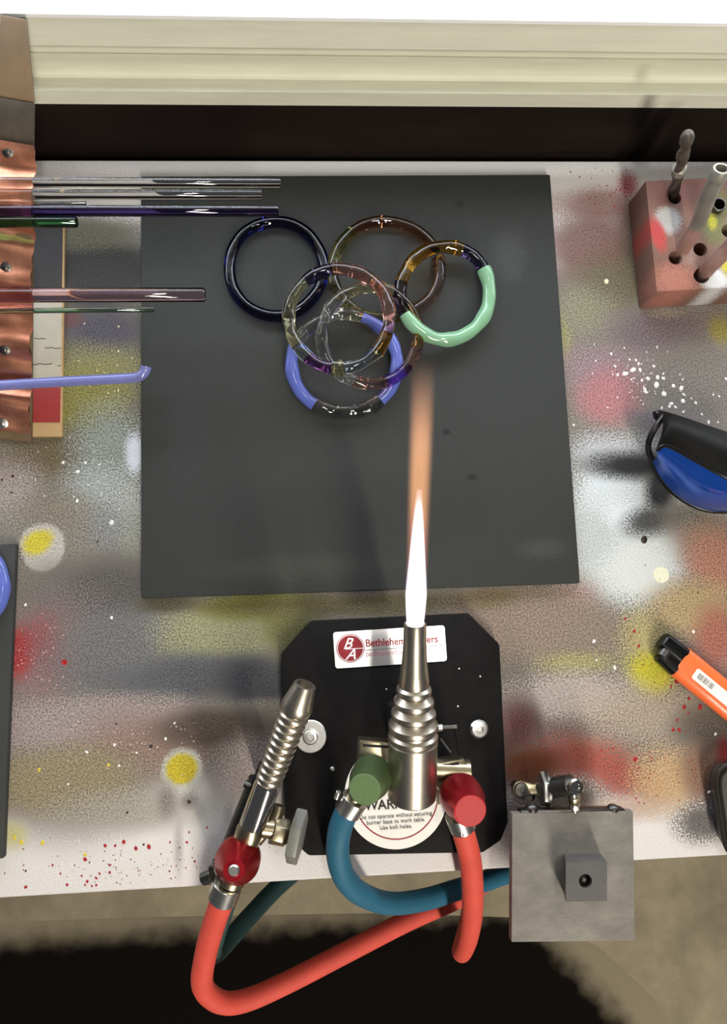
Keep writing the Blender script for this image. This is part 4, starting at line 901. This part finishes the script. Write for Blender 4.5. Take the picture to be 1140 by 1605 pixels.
for mir in (False, True):
    q = (lambda p: refl(p)) if mir else (lambda p: p)
    rows = []
    for i in range(9):
        t = i / 8
        rows.append([q(lerp(back[j], top[j], t) + UPZ * .006 * math.sin(PI * t)) for j in range(N_ + 1)])
    obj('brow_shield', sheet(rows, .003), M['blackmatte'], gg, angle=60)
    rows = []
    outw = (bot[N_ // 2] - top[N_ // 2]); outw.z = 0; outw.normalize()
    for i in range(11):
        t = i / 10
        rows.append([q(lerp(top[j], bot[j], t) + outw * .007 * math.sin(PI * t) * math.sin(PI * min(1, (j + 1) / (N_ + 1))) + UPZ * .004 * math.sin(PI * t)) for j in range(N_ + 1)])
    obj('lens', sheet(rows, .002), M['lens'], gg, angle=60)
    rim = [q(p) for p in bot]
    obj('lens_rim', tube(spline(rim, 3), .0022, 12), M['blackgloss'], gg)
    obj('lens_rim', tube(spline([q(p + UPZ * .0008) for p in top], 3), .0016, 10), M['blackgloss'], gg)
    # hinge side plate and folded temple
    sp_ = [q(P(1041, 652, .030)), q(P(1029, 668, .030)), q(P(1018, 690, .026)), q(P(1017, 706, .018)), q(P(1024, 722, .012))]
    obj('side_arm', tube(spline(sp_, 5), .0022, 10, flat=1.0), M['blackgloss'], gg)
    tm = [q(back[0] + gu * .004 - UPZ * .010), q(back[3] + V(0, .004, -.014)), q(back[8] + V(0, .006, -.018)), q(back[12] + V(.01, .004, -.024))]
    obj('temple_arm', tube(spline(tm, 5), .003, 10), M['blackgloss'], gg)
obj('nose_bridge', tube(spline([top[-1], lerp(top[-1], refl(top[-1]), .5) + UPZ * .004, refl(top[-1])], 6), .004, 12), M['blackgloss'], gg)

# ------------------------------------------------------------------ lighter
lg = empty('lighter', P(1110, 1060, 0), 'orange plastic lighter with black hood and white barcode sticker', 'lighter')
lz = .0065
l0, l1 = P(1063, 1035, lz), P(1140, 1098, lz); ld = (l1 - l0); ld.z = 0; ld.normalize(); ls = UPZ.cross(ld); LWd = .0115; LHt = .0062
def lsec(c, sx, sz, n=28, e=2.8):
    out = []
    for i in range(n):
        t = 2 * PI * i / n; cx, sx_ = math.cos(t), math.sin(t)
        out.append(c + ls * math.copysign(abs(cx) ** (2 / e), cx) * sx + UPZ * math.copysign(abs(sx_) ** (2 / e), sx_) * sz)
    return out
def lbody(stations, name, m, par):
    bm = bmesh.new(); rg = [[bm.verts.new(p) for p in lsec(l0 + ld * s, w, h_)] for s, w, h_ in stations]; n = len(rg[0])
    for r0, r1 in zip(rg, rg[1:]):
        for i in range(n): bm.faces.new((r0[i], r0[(i + 1) % n], r1[(i + 1) % n], r1[i]))
    bm.faces.new(rg[0][::-1]); bm.faces.new(rg[-1])
    return obj(name, bm, m, par, angle=40)
lbd = lbody([(0, LWd * .99, LHt), (.001, LWd, LHt + .0002), (.055, LWd, LHt + .0002), (.058, LWd * .97, LHt * .95), (.060, LWd * .85, LHt * .8)], 'body', M['lighter'], lg)
lbody([(-.013, LWd * .42, LHt * .7), (-.0125, LWd * .5, LHt * .82), (-.004, LWd * .55, LHt * .95), (.0015, LWd * .6, LHt * .98)], 'fuel_lever', M['blackgloss'], lg).location += ls * (-LWd * .42)
hd_ = lbody([(-.0175, LWd * .50, LHt * .80), (-.0165, LWd * .56, LHt * .95), (-.004, LWd * .60, LHt * 1.0), (.001, LWd * .62, LHt * .98)], 'hood', M['blackgloss'], lg)
hd_.location += ls * (LWd * .34)
ww = l0 + ld * (-.011) - ls * LWd * .30 + UPZ * .002
obj('spark_wheel', lathe(ww - ls * .003, ww + ls * .003, [(0, .0042), (.0005, .0046), (.0055, .0046), (.006, .0042)], 24), M['darksteel'], lg)
# sticker wraps the flat upper face
sm = Matrix((ld, ls, UPZ)).transposed()
zt = T + lz + LHt + .0003
def LP(u, v, h=0.0): return Vector((l0.x, l0.y, zt + h)) + ld * u + ls * v
stl = obj('barcode_sticker', prism([LP(u, v) for u, v in ((.0125, -.0052), (.0525, -.0052), (.0535, -.0042), (.0535, .0022), (.0525, .0032), (.0125, .0032), (.0115, .0022), (.0115, -.0042))], [LP(u, v, .00025) for u, v in ((.0125, -.0052), (.0525, -.0052), (.0535, -.0042), (.0535, .0022), (.0525, .0032), (.0125, .0032), (.0115, .0022), (.0115, -.0042))]), M['white'], lg, smooth=False)
u = .0145
for i, (w, g_) in enumerate(((1.2, .7), (.4, .5), (.9, .5), (.4, .4), (.5, .9), (.4, .5), (1.2, .6), (.5, .5), (.4, .6), (.9, 1.6), (.4, .4), (.6, .5), (1.0, .5), (.4, .5), (.5, .4))):
    obj('barcode_bar', box(LP(u + w * .0005, -.0008, .0003), (w * .00062, .0042, .00012), sm), M['inkgrey'], stl, smooth=False); u += (w + g_) * .0007

# ------------------------------------------------------------------ tin tray at the right edge
ty = empty('tin_tray', P(1200, 1270, 0), 'dull grey metal tray with dark rolled rim at the lower right edge', 'tray')
def rrect(q, r, n=6):
    out = []; c = [Vector(p) for p in q]
    for i in range(4):
        p0, p, p1 = c[i - 1], c[i], c[(i + 1) % 4]; d0, d1 = (p0 - p).normalized(), (p1 - p).normalized()
        for k_ in range(n + 1):
            t = k_ / n; out.append(p + d0 * r * (1 - t) ** 2 + d1 * r * t ** 2)
    return out
oz = .014
o4 = [P(1118, 1198, oz), P(1290, 1186, oz), P(1310, 1332, oz), P(1140, 1350, oz)]
o4 = rrect(o4, .016)
cc = sum(o4, Vector()) / len(o4)
bt4 = [Vector((p.x + (cc.x - p.x) * .06, p.y + (cc.y - p.y) * .06, T + .001)) for p in o4]
bm = bmesh.new(); A = [bm.verts.new(p) for p in o4]; B = [bm.verts.new(p) for p in bt4]
A2 = [bm.verts.new(p + (cc - p) * .02) for p in o4]; B2 = [bm.verts.new(p + (cc - p) * .02 + UPZ * .0012) for p in bt4]; n = len(A)
for i in range(n):
    j = (i + 1) % n; bm.faces.new((A[i], A[j], B[j], B[i])); bm.faces.new((A2[i], B2[i], B2[j], A2[j])); bm.faces.new((A[i], A2[i], A2[j], A[j]))
bm.faces.new(B[::-1]); bm.faces.new(B2)
obj('pan', bm, M['tin'], ty)
obj('rolled_rim', tube(o4, .0018, 10, closed=True), M['tinrim'], ty)
ic = [p + (cc - p) * .10 - UPZ * .003 for p in o4]
obj('inner_step', tube(ic, .0014, 10, closed=True), M['tinrim'], ty)
